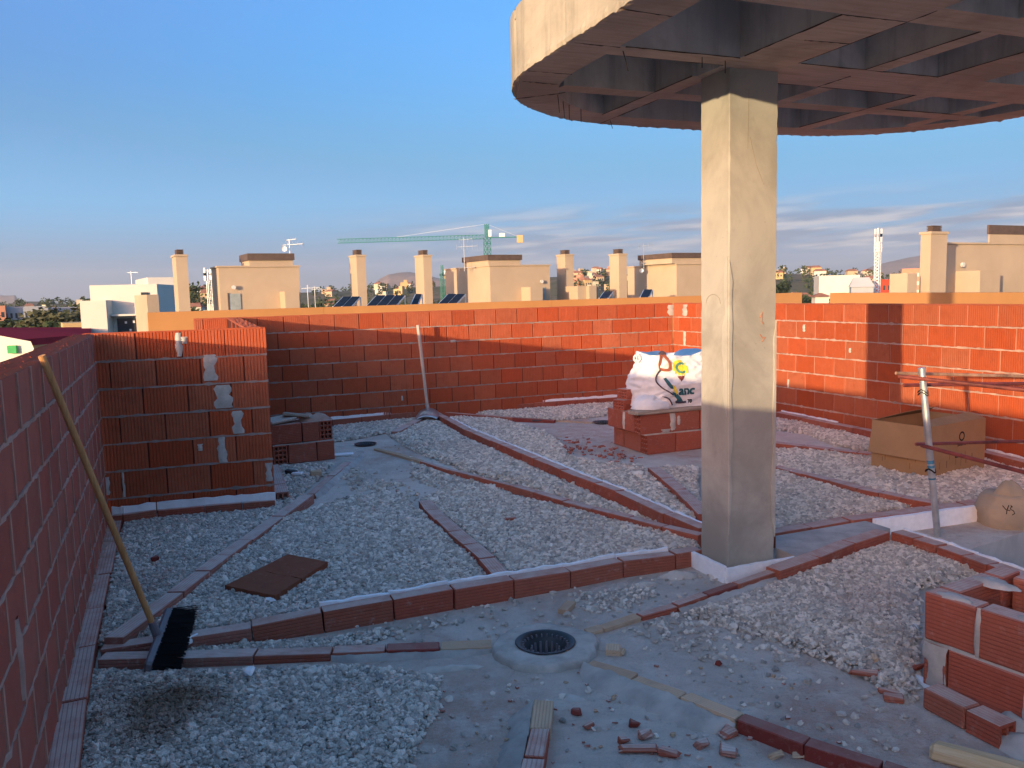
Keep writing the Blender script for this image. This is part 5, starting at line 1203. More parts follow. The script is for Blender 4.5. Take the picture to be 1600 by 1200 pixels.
def gravel_points():
    rs = np.random.RandomState(7); allp = []; alls = []
    for poly, T, fe, keep in CELLS:
        W = np.array([P(x, y, T * .6)[:2] for x, y in poly]); lo, hi = W.min(0), W.max(0); dist = np.hypot(*W.mean(0))
        s = .0142 if dist < 4.6 else (.0165 if dist < 6.5 else .020)
        nx, ny = (np.ceil((hi - lo) / s)).astype(int); 
        for layer in range(2 if T > .012 else 1):
            gx, gy = np.meshgrid(np.arange(nx), np.arange(ny)); g = np.stack([gx.ravel(), gy.ravel()], 1).astype(float)
            g[:, 0] += (g[:, 1] % 2) * .5 + layer * .37; g[:, 1] += layer * .5
            p = lo + (g + rs.uniform(-.45, .45, g.shape)) * s
            ins = np.zeros(len(p), bool); dmin = np.full(len(p), 9.0)
            for a, b in zip(W, np.roll(W, -1, 0)):
                c = (a[1] > p[:, 1]) != (b[1] > p[:, 1])
                xi = (b[0] - a[0]) * (p[:, 1] - a[1]) / (b[1] - a[1] + 1e-12) + a[0]; ins ^= c & (p[:, 0] < xi)
                ab = b - a; t = np.clip(((p - a) @ ab) / (ab @ ab), 0, 1); dmin = np.minimum(dmin, np.hypot(*(p - a - t[:, None] * ab).T))
            wob = .5 + .5 * (np.sin(p[:, 0] * 9.1 + 1.3 * np.sin(p[:, 1] * 7)) * np.sin(p[:, 1] * 8.3 + 2))
            hgt = T * np.clip(dmin / fe, 0, 1) ** .6 * (.82 + .28 * wob)
            edge = np.clip(dmin / (fe * (.25 + .75 * wob)), 0, 1)
            ok = ins & (rs.rand(len(p)) < keep * (.15 + .85 * edge))
            if T <= .012: ok &= rs.rand(len(p)) < (.25 + 1.1 * wob)
            z = hgt - layer * .0105 + rs.uniform(-.004, .004, len(p)); z = np.maximum(z - .004, .005)
            if layer: ok &= hgt > .014
            q = np.column_stack([p, z])[ok]; allp.append(q)
            sz = rs.lognormal(math.log(.0088), .30, len(q)) * (1.0 if s < .015 else s / .0148)
            alls.append(sz)
    p = np.concatenate(allp); sz = np.concatenate(alls); n = len(p)
    sc = np.stack([sz * rs.uniform(.85, 1.45, n), sz * rs.uniform(.7, 1.1, n), sz * rs.uniform(.5, .85, n)], 1)
    # keep stones out of the drains
    ok = np.ones(n, bool)
    for c, r in ((D1, .25), (D2, .13), (D3, .13)): ok &= np.hypot(p[:, 0] - c.x, p[:, 1] - c.y) > r
    rot = np.stack([rs.uniform(-.7, .7, n), rs.uniform(-.7, .7, n), rs.uniform(0, 6.28, n)], 1)
    return p[ok], sc[ok], rot[ok]
gp, gs, gr = gravel_points()
me = bpy.data.meshes.new('gravel'); me.vertices.add(len(gp)); me.vertices.foreach_set('co', gp.ravel())
for nm, a in (('stone_scale', gs), ('stone_turn', gr)):
    at_ = me.attributes.new(nm, 'FLOAT_VECTOR', 'POINT'); at_.data.foreach_set('vector', a.ravel())
me.materials.append(M['gravel'])
go = put('gravel', me); kind(go, 'stuff')
ng = bpy.data.node_groups.new('stones', 'GeometryNodeTree'); ng.is_modifier = True
ng.interface.new_socket('Geometry', in_out='INPUT', socket_type='NodeSocketGeometry'); ng.interface.new_socket('Geometry', in_out='OUTPUT', socket_type='NodeSocketGeometry')
gi, gout = ng.nodes.new('NodeGroupInput'), ng.nodes.new('NodeGroupOutput')
join = ng.nodes.new('GeometryNodeGeometryToInstance')
for v in range(6):
    ico = ng.nodes.new('GeometryNodeMeshIcoSphere'); ico.inputs['Radius'].default_value = 1.0; ico.inputs['Subdivisions'].default_value = 2
    tn = ng.nodes.new('ShaderNodeTexNoise'); tn.noise_dimensions = '4D'; tn.inputs['W'].default_value = 3.7 * v + 1; tn.inputs['Scale'].default_value = 1.25; tn.inputs['Detail'].default_value = 1.5
    sub = ng.nodes.new('ShaderNodeVectorMath'); sub.operation = 'SUBTRACT'; ng.links.new(tn.outputs['Color'], sub.inputs[0]); sub.inputs[1].default_value = (.5, .5, .5)
    mul = ng.nodes.new('ShaderNodeVectorMath'); mul.operation = 'SCALE'; ng.links.new(sub.outputs[0], mul.inputs[0]); mul.inputs['Scale'].default_value = 2.1
    spn = ng.nodes.new('GeometryNodeSetPosition'); ng.links.new(ico.outputs['Mesh'], spn.inputs['Geometry']); ng.links.new(mul.outputs[0], spn.inputs['Offset'])
    smn = ng.nodes.new('GeometryNodeSetMaterial'); smn.inputs['Material'].default_value = M['gravel']; ng.links.new(spn.outputs[0], smn.inputs['Geometry'])
    ng.links.new(smn.outputs[0], join.inputs[0])
iop = ng.nodes.new('GeometryNodeInstanceOnPoints'); iop.inputs['Pick Instance'].default_value = True
ng.links.new(gi.outputs[0], iop.inputs['Points']); ng.links.new(join.outputs[0], iop.inputs['Instance'])
def nattr(nm):
    a = ng.nodes.new('GeometryNodeInputNamedAttribute'); a.data_type = 'FLOAT_VECTOR'; a.inputs['Name'].default_value = nm; return a.outputs['Attribute']
e2r = ng.nodes.new('FunctionNodeEulerToRotation'); ng.links.new(nattr('stone_turn'), e2r.inputs[0]); ng.links.new(e2r.outputs[0], iop.inputs['Rotation'])
ng.links.new(nattr('stone_scale'), iop.inputs['Scale']); ng.links.new(iop.outputs[0], gout.inputs[0])
md = go.modifiers.new('stones', 'NODES'); md.node_group = ng
print('stones', len(gp))

# ------------------------------------------------------------------ the neighbouring row of houses
TN = R(28); NU = Vector((math.cos(TN), math.sin(TN), 0)); NV = Vector((-math.sin(TN), math.cos(TN), 0))
GZ = -9.0
def hit(p0, d, px, py=470):                                   # where the line p0 + t d crosses the sight line of a pixel column
    r = ray(px, py); a = Vector((r.y, -r.x, 0)); return -(p0.x * a.x + p0.y * a.y) / (d.x * a.x + d.y * a.y)
def zat(px, py, p): 
    r = ray(px, py); return EYE + r.z * (p.y / r.y)
def local(root, p): return Vector((p.x - root.location.x, p.y - root.location.y, p.z - root.location.z))
def nbox(root, name, mat, o, lu, lv, z0, z1, uo=0.0, vo=0.0, parent=None):
    """Box in the neighbours' frame: o is the front near corner, lu runs along the row and lv to the back."""
    c = o + NU * (uo + lu / 2) + NV * (vo + lv / 2); q = local(root, Vector((c.x, c.y, 0)))
    ch = MB().box((0, 0, 0), (lu, lv, z1 - z0)).mesh(name, M[mat])
    par = parent or root
    loc = Vector((q.x, q.y, (z0 + z1) / 2 - root.location.z))
    if parent is not None: loc = Matrix.Rotation(-parent.rotation_euler[2], 3, 'Z') @ (loc - parent.location)
    return put(name, ch, None, par, loc, (0, 0, TN if parent is None else TN - parent.rotation_euler[2]))
pa, pb = at(229, 487.8, 13.0), at(1253, 457.0, 18.6)
def house(label, px0, px1, edge=True):
    d = (pb - pa); d.z = 0; d.normalize(); a = pa + d * hit(pa, d, px0); b = pa + d * hit(pa, d, px1); a.z = b.z = 0
    n_ = Vector((-d.y, d.x, 0)); root = thing('terraced_house', label, 'house', (a.x, a.y, GZ))
    pd = 1.59 - .174
    def quad(w0, w1, z0, z1, name, mat):
        pts = [a + n_ * w0, b + n_ * w0, b + n_ * w1, a + n_ * w1]; m = MB(); m.prism([(p.x - a.x, p.y - a.y) for p in pts], z0 - GZ, z1 - GZ); return m.put(name, M[mat], root)
    quad(.18, 26, GZ, .20, 'wall', 'render_beige'); quad(.0, .17, GZ, pd, 'parapet', 'render_orange')
    return root
hA = house('terraced house with ochre parapet and one tall chimney before a wide stair tower', 229, 505)
hB = house('terraced house with ochre parapet, two chimneys with solar panels between them', 505.4, 862)
hC = house('terraced house with ochre parapet, stair tower partly behind the concrete column', 862.4, 1253)
def chimney(root, px0, px1, pf, D, ytop, ycap, w=.42, dp=.68, z0=.2):
    """px0..px1 full width in the picture, pf the near upright edge between its two faces."""
    o = at(pf, ytop, D); zt = o.z; o.z = 0; lu = hit(o, NU, px1); lv = hit(o, NV, px0)
    lu = min(max(lu, .25), .9); lv = min(max(lv, .25), 1.0)
    c = nbox(root, 'chimney', 'render_beige', o, lu, lv, z0, zt - .06)
    nbox(root, 'coping', 'render_beige', o, lu + .06, lv + .06, zt - .06, zt, -.03, -.03, parent=c)
    zc = zat(pf, ycap, o)
    for k in range(4):
        za = lerp(zt, zc, k / 4); nbox(root, 'louvre_cap', 'cap_metal', o, lu * .58, lv * .58, za + .012, za + (zc - zt) / 4 - .004, lu * .21, lv * .21, parent=c)
    nbox(root, 'louvre_core', 'cap_metal', o, lu * .48, lv * .48, zt, zc - .01, lu * .26, lv * .26, parent=c)
    return o, lu, lv
chimney(hA, 270.3, 297, 274, 26.6, 397.5, 389)
chimney(hB, 549, 574, 556.5, 30, 398, 389.5)
chimney(hB, 650.5, 676.5, 661, 31.3, 398, 390)
chimney(hC, 871, 897, 883, 33.9, 397, 390)
chimney(hC, 953, 980, 967, 34.5, 396, 388.5)
def tower(root, pf, px1, px0, D, yroof, tw, ycap0, ycap1, mat='render_grey', z0=.2, tdepth=None):
    """Stair tower: near corner at pf, front to px1, flank back to px0; tw = pixel span of its taller part on the front."""
    o = at(pf, yroof, D); zr_ = o.z; o.z = 0; lu = hit(o, NU, px1); lv = hit(o, NV, px0)
    body = nbox(root, 'stair_tower', mat, o, lu, lv, z0, zr_)
    nbox(root, 'roof_edge', mat, o, lu + .08, lv + .08, zr_ + .002, zr_ + .05, -.04, -.04, parent=body)
    u0, u1 = hit(o, NU, tw[0]), hit(o, NU, tw[1]); td = tdepth or min(lv - .1, 2.2)
    zc0, zc1 = zat(pf, ycap1, o), zat(pf, ycap0, o)
    nbox(root, 'lift_housing', mat, o, u1 - u0, td, zr_ + .052, zc0, u0, .012, parent=body)
    nbox(root, 'louvre_cap', 'cap_metal', o, u1 - u0 + .10, td + .10, zc0 + .002, zc1, u0 - .05, -.04, parent=body)
    def onface(name, mt, p0, p1, y0, y1, proud=.03, rec=False):
        a, b = hit(o, NU, p0), hit(o, NU, p1); q = o + NU * a; zb, zt = zat(p0, y1, q), zat(p0, y0, q)
        return nbox(root, name, mt, o, b - a, proud * 2, zb, zt, a, -proud, parent=body)
    def shed(p0, p1, y0, dep=.7, mt=None):
        a, b = hit(o, NU, p0), hit(o, NU, p1); q = o + NU * a; zt = zat(p0, y0, q)
        nbox(root, 'cupboard', mt or mat, o, b - a, dep, z0, zt, a, -dep - .002, parent=body)
    def lamp(px, py):
        a = hit(o, NU, px); q = o + NU * a; z = zat(px, py, q); c = local(root, Vector((q.x, q.y, z))) - NV * .08
        loc = Matrix.Rotation(-TN, 3, 'Z') @ (c - body.location); m = MB(); m.tube([(0, 0, 0), (0, -.06, 0)], .065, 12); m.put('wall_lamp', M['lamp'], body, loc)
    return o, body, lu, lv, zr_, onface, shed, lamp
o, body, lu, lv, zr_, face, shed, lamp = tower(hA, 341, 470, 333, 27.3, 418, (393, 461), 396, 407, 'render_beige')
face('door', 'door_grey', 357, 376, 459, 485); face('door_shade', 'cap_metal', 356, 357.5, 458, 485, .05); shed(438, 460, 456); lamp(365.5, 449)
o2, body, lu, lv, zr_, face, shed, lamp = tower(hB, 765, 860, 697, 31.6, 416, (765, 815), 398, 406.5, 'render_beige')
face('door', 'door_grey', 838, 852, 449, 474); shed(815, 834, 449); lamp(845, 440)
nbox(hB, 'side_door', 'door_grey', o2, .06, .9, .2, .85, -.05, lv * .35, parent=body); nbox(hB, 'side_window', 'door_grey', o2, .05, .7, .55, 1.0, -.045, lv * .12, parent=body)
o3, body, lu, lv, zr_, face, shed, lamp = tower(hC, 1057, 1160, 981, 34.6, 413.5, (1050.5, 1120), 395, 403, 'render_beige')
nbox(hC, 'side_door', 'door_grey', o3, .06, .9, .2, .85, -.05, lv * .45, parent=body)
q = at(903, 470, 33); q.z = 0; nbox(hC, 'cupboard', 'render_beige', q, 1.0, .9, .2, zat(903, 447, q))
q = at(921, 470, 33); q.z = 0; nbox(hC, 'cupboard', 'render_beige', q, .34, .6, .2, zat(921, 446.5, q))
# house further along, behind the orange parapet
a, b = at(1297, 458, 15.9), at(1680, 457.5, 9.9); a.z = b.z = 0
d = (b - a).normalized(); n_ = Vector((-d.y, d.x, 0)); root = thing('terraced_house', 'ochre walled house with tall beige chimney and stair tower beyond the orange brick parapet', 'house', (a.x, a.y, GZ)); hD = root
m = MB(); m.prism([((p - a).x, (p - a).y) for p in (a, b, b + n_ * .17, a + n_ * .17)], 0, 1.42 - GZ); m.put('parapet', M['render_orange'], root)
m = MB(); m.prism([((p - a).x, (p - a).y) for p in (a + n_ * .18, b + n_ * .18, b + n_ * 24, a + NV * 13 + NU * 1)], 0, .2 - GZ); m.put('wall', M['render_beige'], root)
chimney(hD, 1436, 1477, 1455, 21.0, 361.5, 351.5)
o4, body, lu, lv, zr_, face, shed, lamp = tower(hD, 1480, 1720, 1474, 23.0, 381.5, (1541, 1720), 350, 365, 'render_beige')
shed(1492, 1523, 424, .7); face('door', 'door_grey', 1524, 1534, 434, 460); lamp(1497, 414)
q = at(1417, 470, 20.5); q.z = 0; nbox(hD, 'cupboard', 'render_beige', q, .36, .5, .2, zat(1417, 427, q))

def antenna(px, ybase, ytop, D, label, arms=(), dish=None):
    b = at(px, ybase, D); t = at(px, ytop, D); root = thing('tv_antenna', label, 'antenna', b); h = t.z - b.z
    MB().tube([(0, 0, 0), (0, 0, h)], .014, 6).put('mast', M['alu'], root)
    for f_, L, nel in arms:
        m = MB(); m.tube([(-L * .35, 0, h * f_), (L * .65, 0, h * f_ + .03)], .010, 5)
        for i in range(nel): x = -L * .35 + L * i / max(1, nel - 1); m.tube([(x, -.15, h * f_), (x, .15, h * f_)], .006, 4); m.tube([(x, 0, h * f_ - .10), (x, 0, h * f_ + .10)], .006, 4)
        m.put('aerial', M['alu'], root)
    if dish:
        m = MB(); vs = []
        for i in range(5):
            for j in range(14): r = .09 * i / 4; vs.append((r * math.cos(2 * math.pi * j / 14), -.05 * (1 - (i / 4) ** 2) * -1 - .12, r * math.sin(2 * math.pi * j / 14)))
        m.add(vs, [(i * 14 + j, i * 14 + (j + 1) % 14, (i + 1) * 14 + (j + 1) % 14, (i + 1) * 14 + j) for i in range(4) for j in range(14)])
        m.put('dish', M['white_metal'], root, (dish[0], 0, h * dish[1]))
antenna(453, 397, 374, 28.5, 'television antenna with a white dish on the widest stair tower', ((.62, .7, 5), (.95, .35, 3)), (-.15, .35))
antenna(726, 424, 371, 32.5, 'tall television mast on the stair tower in front of the crane', ((.72, .8, 5), (.93, .5, 4), (.1, .6, 2)))
antenna(1006, 425, 380, 36, 'thin television mast on the stair tower beside the column', ((.9, .6, 4), (.3, .3, 2)), (-.12, .05))
antenna(482, 482, 445, 40, 'small television antenna on a far roof between tower and solar panels', ((.85, .9, 3),))
antenna(493, 482, 447, 44, 'second small antenna on the far roof near the solar panels', ((.85, .6, 3),))
def solar(px0, px1, yb, yt, D, label, n=3, shift=16):
    a, b = at(px0, yb, D), at(px1, yb, D); t = at(px0 + shift, yt, D + .8); up_ = t - a; d = (b - a).normalized(); L = (b - a).length
    root = thing('solar_panels', label, 'solar panel', a)
    w_ = L / n; nn = d.cross(up_).normalized()
    for i in range(n):
        for j in range(2):
            c0_ = d * (w_ * i + .02) + up_ * (j * .5 + .01); m = MB(); e1 = d * (w_ - .04); e2 = up_ * .48
            vs = [c0_, c0_ + e1, c0_ + e1 + e2, c0_ + e2]; m.add(vs + [v - nn * .03 for v in vs], [(0, 1, 2, 3), (7, 6, 5, 4), (0, 4, 5, 1), (1, 5, 6, 2), (2, 6, 7, 3), (3, 7, 4, 0)]); m.put('panel', M['solar'], root)
    m = MB(); off = nn * -.035
    for i in range(n + 1): m.beam(d * (w_ * i) + off, d * (w_ * i) + up_ + off, .035)
    for f_ in (0, .5, 1): m.beam(up_ * f_ + off, d * L + up_ * f_ + off, .035)
    m.put('frame', M['alu'], root)
    m = MB()
    for i in range(n + 1):
        f = d * (w_ * i); foot = Vector((f.x + up_.x, f.y + up_.y, .2 - a.z)); m.beam(f + up_ + off, foot, .035); m.beam(f, foot, .03)
    m.put('leg', M['white_metal'], root)
solar(520, 548, 479, 463, 25.5, 'dark tilted solar panels partly behind the first slim chimney', 2)
solar(572, 618, 478, 461, 26.0, 'dark tilted solar panels in the open gap between two slim chimneys', 3)
solar(641, 652, 477, 459, 27.0, 'end of a solar panel row just behind the second slim chimney', 1, 8)
solar(684, 712, 475, 459, 27.5, 'dark tilted solar panels before the stair tower with the tall mast', 2)
solar(936, 950, 466, 455, 32, 'solar panels seen edge on before the chimney nearest the column', 1, 8)
solar(1000, 1014, 464, 452, 32, 'small solar panel with white legs by the last stair tower', 1, 6)

# ------------------------------------------------------------------ land, hills and mountains
HILLS = [(920, 760, 17, 150, 130), (320, 430, 13, 55, 60), (640, 900, 16, 230, 150), (1235, 720, 14, 130, 120), (1400, 900, 12, 260, 160), (54, 1700, 24, 70, 90), (130, 800, 9, 200, 150), (780, 1500, 20, 400, 200)]
HC = []
for px, D, h, su, sv in HILLS: q = at(px, 460, D); HC.append((q.x, q.y, h, su, sv))
def land(x, y):
    z = GZ
    for cx, cy, h, su, sv in HC: z += h * math.exp(-((x - cx) / su) ** 2 - ((y - cy) / sv) ** 2)
    return z
m = MB(); ang = [R(-75 + 150 * i / 150) for i in range(151)]; rad = [0, 12, 25, 45, 70, 100, 140, 190, 250, 310, 370, 430, 500, 570, 640, 720, 800, 900, 1000, 1150, 1300, 1500, 1700, 1900, 2300, 2900, 3700, 4600, 5600, 6900]
vs = []
for r in rad:
    for a in ang: x, y = r * math.sin(a), r * math.cos(a); vs.append((x, y, land(x, y) + (1.2 * noise.noise(Vector((x * .02, y * .02, 0))) if r > 100 else 0)))
k = len(ang); m.add(vs, [(i * k + j, i * k + j + 1, (i + 1) * k + j + 1, (i + 1) * k + j) for i in range(len(rad) - 1) for j in range(k - 1)])
back = [(6900 * math.sin(R(75 + 30 * i)), 6900 * math.cos(R(75 + 30 * i)), GZ) for i in range(8)]
b0 = len(m.v); m.v += [(0, 0, GZ)] + back; m.f += [(b0, b0 + i + 2, b0 + i + 1) for i in range(7)]
me = m.mesh('ground', M['land'], True); fix_normals(me); kind(put('ground', me), 'structure')
def mountain(name, prof, D, dep, seed):
    """Ridge whose crest follows (px, py) stations at distance D."""
    pts = []
    for (x0, y0), (x1, y1) in zip(prof, prof[1:]):
        for i in range(8): t = i / 8; pts.append((lerp(x0, x1, t), lerp(y0, y1, t)))
    pts.append(prof[-1]); m = MB(); vs = []; N = 9
    for i, (px, py) in enumerate(pts):
        c = at(px, py, D); h = max(2, c.z - GZ); dirn = Vector((c.x, c.y, 0)).normalized()
        for j in range(N):
            t = j / (N - 1) * 2 - 1; f = max(0, 1 - abs(t)) ** 1.15; p = Vector((c.x, c.y, 0)) + dirn * (t * dep)
            ns = noise.fractal(Vector((p.x * 3.0 / dep, p.y * 3.0 / dep, seed)), 1.0, 2.0, 5)
            vs.append((p.x, p.y, GZ + h * f * (1 + (.35 * ns if abs(t) > .01 else .05 * ns)) - 1))
    m.add(vs, [(i * N + j, i * N + j + 1, i * N + N + j + 1, i * N + N + j) for i in range(len(pts) - 1) for j in range(N - 1)])
    me = m.mesh(name, M['mountain'], True); fix_normals(me); kind(put(name, me), 'structure')
mountain('mountain', [(535, 466), (575, 452), (592, 436), (606, 428), (640, 425), (662, 428), (690, 436), (730, 444), (790, 456)], 4400, 600, 1)
mountain('mountain', [(860, 455), (890, 436), (915, 430), (940, 433), (975, 436), (1010, 446), (1040, 450)], 5000, 700, 2)
mountain('mountain', [(1280, 446), (1330, 428), (1370, 414), (1410, 404), (1450, 396), (1500, 392), (1560, 380), (1640, 392), (1720, 420), (1800, 436)], 5000, 900, 3)
mountain('mesa', [(-60, 478), (-50, 462), (0, 461), (24, 461), (30, 470), (44, 476)], 5000, 400, 4)

# ------------------------------------------------------------------ town
def building(px0, px1, ytop, D, dep, mat, label, cat='building', rows=0, cols=0, name='apartment_block', roof=None, ang=None, group=None, win='dark_glass', wy=None):
    a, b = at(px0, ytop, D), at(px1, ytop, D); L = (b - a).length; th = TN * .4 if ang is None else ang
    gz = min(GZ, land(a.x, a.y)) - 1 if D < 200 else land(a.x, a.y) - 2
    th -= math.atan2(a.x + b.x, a.y + b.y); h = a.z - gz; root = thing(name, label, cat, (a.x, a.y, gz), th, group); L = L / math.cos(th + math.atan2(a.x + b.x, a.y + b.y))
    MB().box((L / 2, dep / 2, h / 2), (L, dep, h)).put('wall', M[mat], root)
    if roof: 
        m = MB(); e = .3; rh = min(2.2, dep * .22)
        m.add([(-e, -e, h + .01), (L + e, -e, h + .01), (L + e, dep + e, h + .01), (-e, dep + e, h + .01), (e * 2, dep / 2, h + rh), (L - e * 2, dep / 2, h + rh)], [(0, 1, 5, 4), (2, 3, 4, 5), (1, 2, 5), (3, 0, 4), (3, 2, 1, 0)]); m.put('roof', M[roof], root)
    for r in range(rows):
        for c in range(cols):
            w_ = L / cols; zz = h - (r + .75) * 3.0
            if zz < 1: continue
            MB().box((w_ * (c + .5), -.02, zz), (w_ * .45, .12, 1.3)).put('window', M[win], root)
    return root, L, h
# white house with the stepped flank
wb, L, h = building(139.5, 236, 446, 58, 9, 'render_white', 'white flat roofed house with a dark sliding window under a slab', name='white_house', cat='house', ang=R(-14))
def onw(px, py, D=58): q = at(px, py, D); v = Matrix.Rotation(-wb.rotation_euler[2], 3, 'Z') @ (q - wb.location); return v
p0, p1 = onw(183, 519), onw(213, 497); MB().box(((p0.x + p1.x) / 2, -.04, (p0.z + p1.z) / 2), (p1.x - p0.x, .14, p1.z - p0.z)).put('sliding_window', M['dark_glass'], wb)
p0, p1 = onw(218, 468), onw(228, 456.5); MB().box(((p0.x + p1.x) / 2, -.04, (p0.z + p1.z) / 2), (p1.x - p0.x, .14, p1.z - p0.z)).put('window', M['dark_glass'], wb)
p0, p1 = onw(176, 494), onw(220, 490); MB().box(((p0.x + p1.x) / 2, -.45, (p0.z + p1.z) / 2), (p1.x - p0.x, .9, p1.z - p0.z)).put('canopy_slab', M['render_white'], wb)
p0, p1 = onw(141, 540), onw(173, 469); MB().box(((p0.x + p1.x) / 2, -.75, (p0.z + p1.z) / 2), (p1.x - p0.x, 1.5, p1.z - p0.z)).put('front_bay', M['render_white'], wb)
for k, (px, py) in enumerate(((195, 504), (207, 503), (202, 516))): q = onw(px, py); MB().box((q.x, -.125, q.z), (.14, .02, .16)).put('pane_mark', M['white_metal'], wb)  # small white marks set on the sliding window
building(231, 273, 433.5, 66, 8, 'render_white', 'white stepped house wing standing behind the white flat roofed house', name='white_house', cat='house', ang=R(8))
building(229, 246, 460.5, 40, 3, 'render_beige', 'small beige box on the roof before the white house', name='roof_cupboard', cat='shed')
antenna(206, 446, 424, 60, 'small television antenna on the white flat roofed house', ((.9, .8, 3),))
# low buildings by the long wall
q = [at(-30, 512, 60), at(142, 511, 62), at(142, 522, 40), at(12, 532, 36)]
root = thing('warehouse', 'low warehouse with a burgundy sheet roof below the white house', 'warehouse', q[3])
zr0 = q[3].z
m = MB(); pts = [Vector((p.x, p.y, p.z)) - q[3] for p in q]; m.add(pts + [p - Vector((0, 0, .3)) for p in pts], [(0, 1, 2, 3), (7, 6, 5, 4)] + [(i, 4 + i, 4 + (i + 1) % 4, (i + 1) % 4) for i in range(4)]); m.put('roof', M['burgundy'], root)
m = MB(); z_ = min(p.z for p in q) - .4; m.prism([(p.x - q[3].x, p.y - q[3].y) for p in q], GZ - q[3].z, z_ - q[3].z); m.put('wall', M['town_grey'], root)
q = [at(-60, 518, 27), at(0, 524.5, 27), at(48, 533.5, 27), at(53, 545, 27), at(53, 600, 27), at(-60, 620, 27)]
root = thing('gabled_shed', 'cream gabled building with a green sign below the brick wall', 'building', q[1])
m = MB(); vs = [p - q[1] for p in q]; rd_ = Vector((q[2].x, q[2].y, 0)).normalized() * 9; vs2 = [v + rd_ + Vector((-1.5, 0, -.9)) for v in vs]; vs[4].z = vs[5].z = vs2[4].z = vs2[5].z = GZ - q[1].z
m.add(vs + vs2, [(0, 5, 4, 3, 2, 1), (6, 7, 8, 9, 10, 11)] + [(i, (i + 1) % 6, 6 + (i + 1) % 6, 6 + i) for i in range(6)]); me = m.mesh('wall', M['town_pale']); fix_normals(me); put('wall', me, None, root)
a, b = at(12, 540, 26.9), at(27, 552, 26.9); MB().box(((a.x + b.x) / 2 - q[1].x, -.1, (a.z + b.z) / 2 - q[1].z), (b.x - a.x, .1, a.z - b.z)).put('green_sign', M['sign_green'], root)
building(98, 143, 505, 75, 4, 'town_ochre', 'low yellow wall building beyond the burgundy roof', ang=R(3))
building(5, 66, 480, 215, 16, 'town_grey', 'long grey four storey block among trees, far off beside the hill', rows=3, cols=9, ang=R(-4))
building(-12, 5, 478, 212, 16, 'town_salmon', 'orange rendered block end next to the long grey block', rows=3, cols=2, ang=R(-4))
building(67, 115, 481, 235, 14, 'town_grey', 'grey block with dark window bands, right behind the olive trees', rows=3, cols=4, ang=R(4))
building(1280, 1339, 431, 260, 25, 'town_pale', 'large windowless pale hall in the town beyond the column', cat='hall', ang=R(5))
building(1371, 1391, 437, 230, 12, 'town_red', 'bright red apartment block behind the telecom mast', rows=3, cols=3, ang=R(2))
building(1391, 1416, 442, 235, 12, 'town_sand', 'tan apartment block with balconies beside the red block', rows=3, cols=4, ang=R(2), win='town_pale')
building(1409, 1436, 420, 300, 14, 'town_salmon', 'salmon apartment block with pale balcony tower beside the tall chimney', rows=4, cols=3, ang=R(2), win='town_pale')
building(1330, 1362, 449, 190, 10, 'town_grey', 'low grey shed roofs before the pale hall', rows=0, ang=R(3), roof='town_pale', name='shed', cat='shed')
building(1274, 1294, 464, 95, 2.0, 'town_pale', 'white gabled cottage in the gap between the ochre parapets', rows=0, ang=R(12), roof='tile_roof', name='cottage', cat='house')
rg = random.Random(21); HOUSE = {}
def far_house(px, D, key, w_=None):
    q = at(px, 460, D); gz = land(q.x, q.y); w_ = w_ or rg.uniform(6, 10); h = rg.uniform(4, 7); dp = rg.uniform(6, 9)
    root = thing('far_house', 'small %s house with tiled roof among the far hillside houses' % {'cream': 'cream', 'sand': 'tan', 'pale': 'whitish', 'ochre': 'ochre', 'salmon': 'salmon'}[key], 'house', (q.x, q.y, gz - 1), rg.uniform(-.5, .6), 'far %s hillside houses' % key)
    MB().box((0, 0, h / 2), (w_, dp, h)).put('wall', M['town_' + key], root)
    if rg.random() < .6:
        m = MB(); e = .4; x, y = w_ / 2 + e, dp / 2 + e; m.add([(-x, -y, h + .02), (x, -y, h + .02), (x, y, h + .02), (-x, y, h + .02), (-x * .6, 0, h + 1.8), (x * .6, 0, h + 1.8)], [(0, 1, 5, 4), (2, 3, 4, 5), (1, 2, 5), (3, 0, 4), (3, 2, 1, 0)]); m.put('roof', M['tile_roof'], root)
    else: MB().box((w_ * .2, 0, h + 1.2), (w_ * .4, dp * .6, 2.4)).put('upper_floor', M['town_' + key], root)
    if D < 700:
        for i in (-1, 0, 1): MB().box((i * w_ * .3, -dp / 2 - .03, h * .55), (w_ * .13, .1, 1.4)).put('window', M['dark_glass'], root)
keys = ['cream', 'sand', 'pale', 'cream', 'ochre', 'salmon', 'pale', 'sand']
for n_h, (x0, x1, d0, d1) in ((16, (0, 138, 330, 700)), (7, (296, 334, 330, 470)), (4, (472, 520, 500, 900)), (16, (572, 705, 520, 1000)), (26, (893, 956, 520, 820)), (30, (1206, 1372, 330, 800)), (10, (1340, 1436, 300, 650)), (8, (985, 1090, 500, 800))):
    for i in range(n_h): far_house(rg.uniform(x0, x1), rg.uniform(d0, d1), rg.choice(keys))

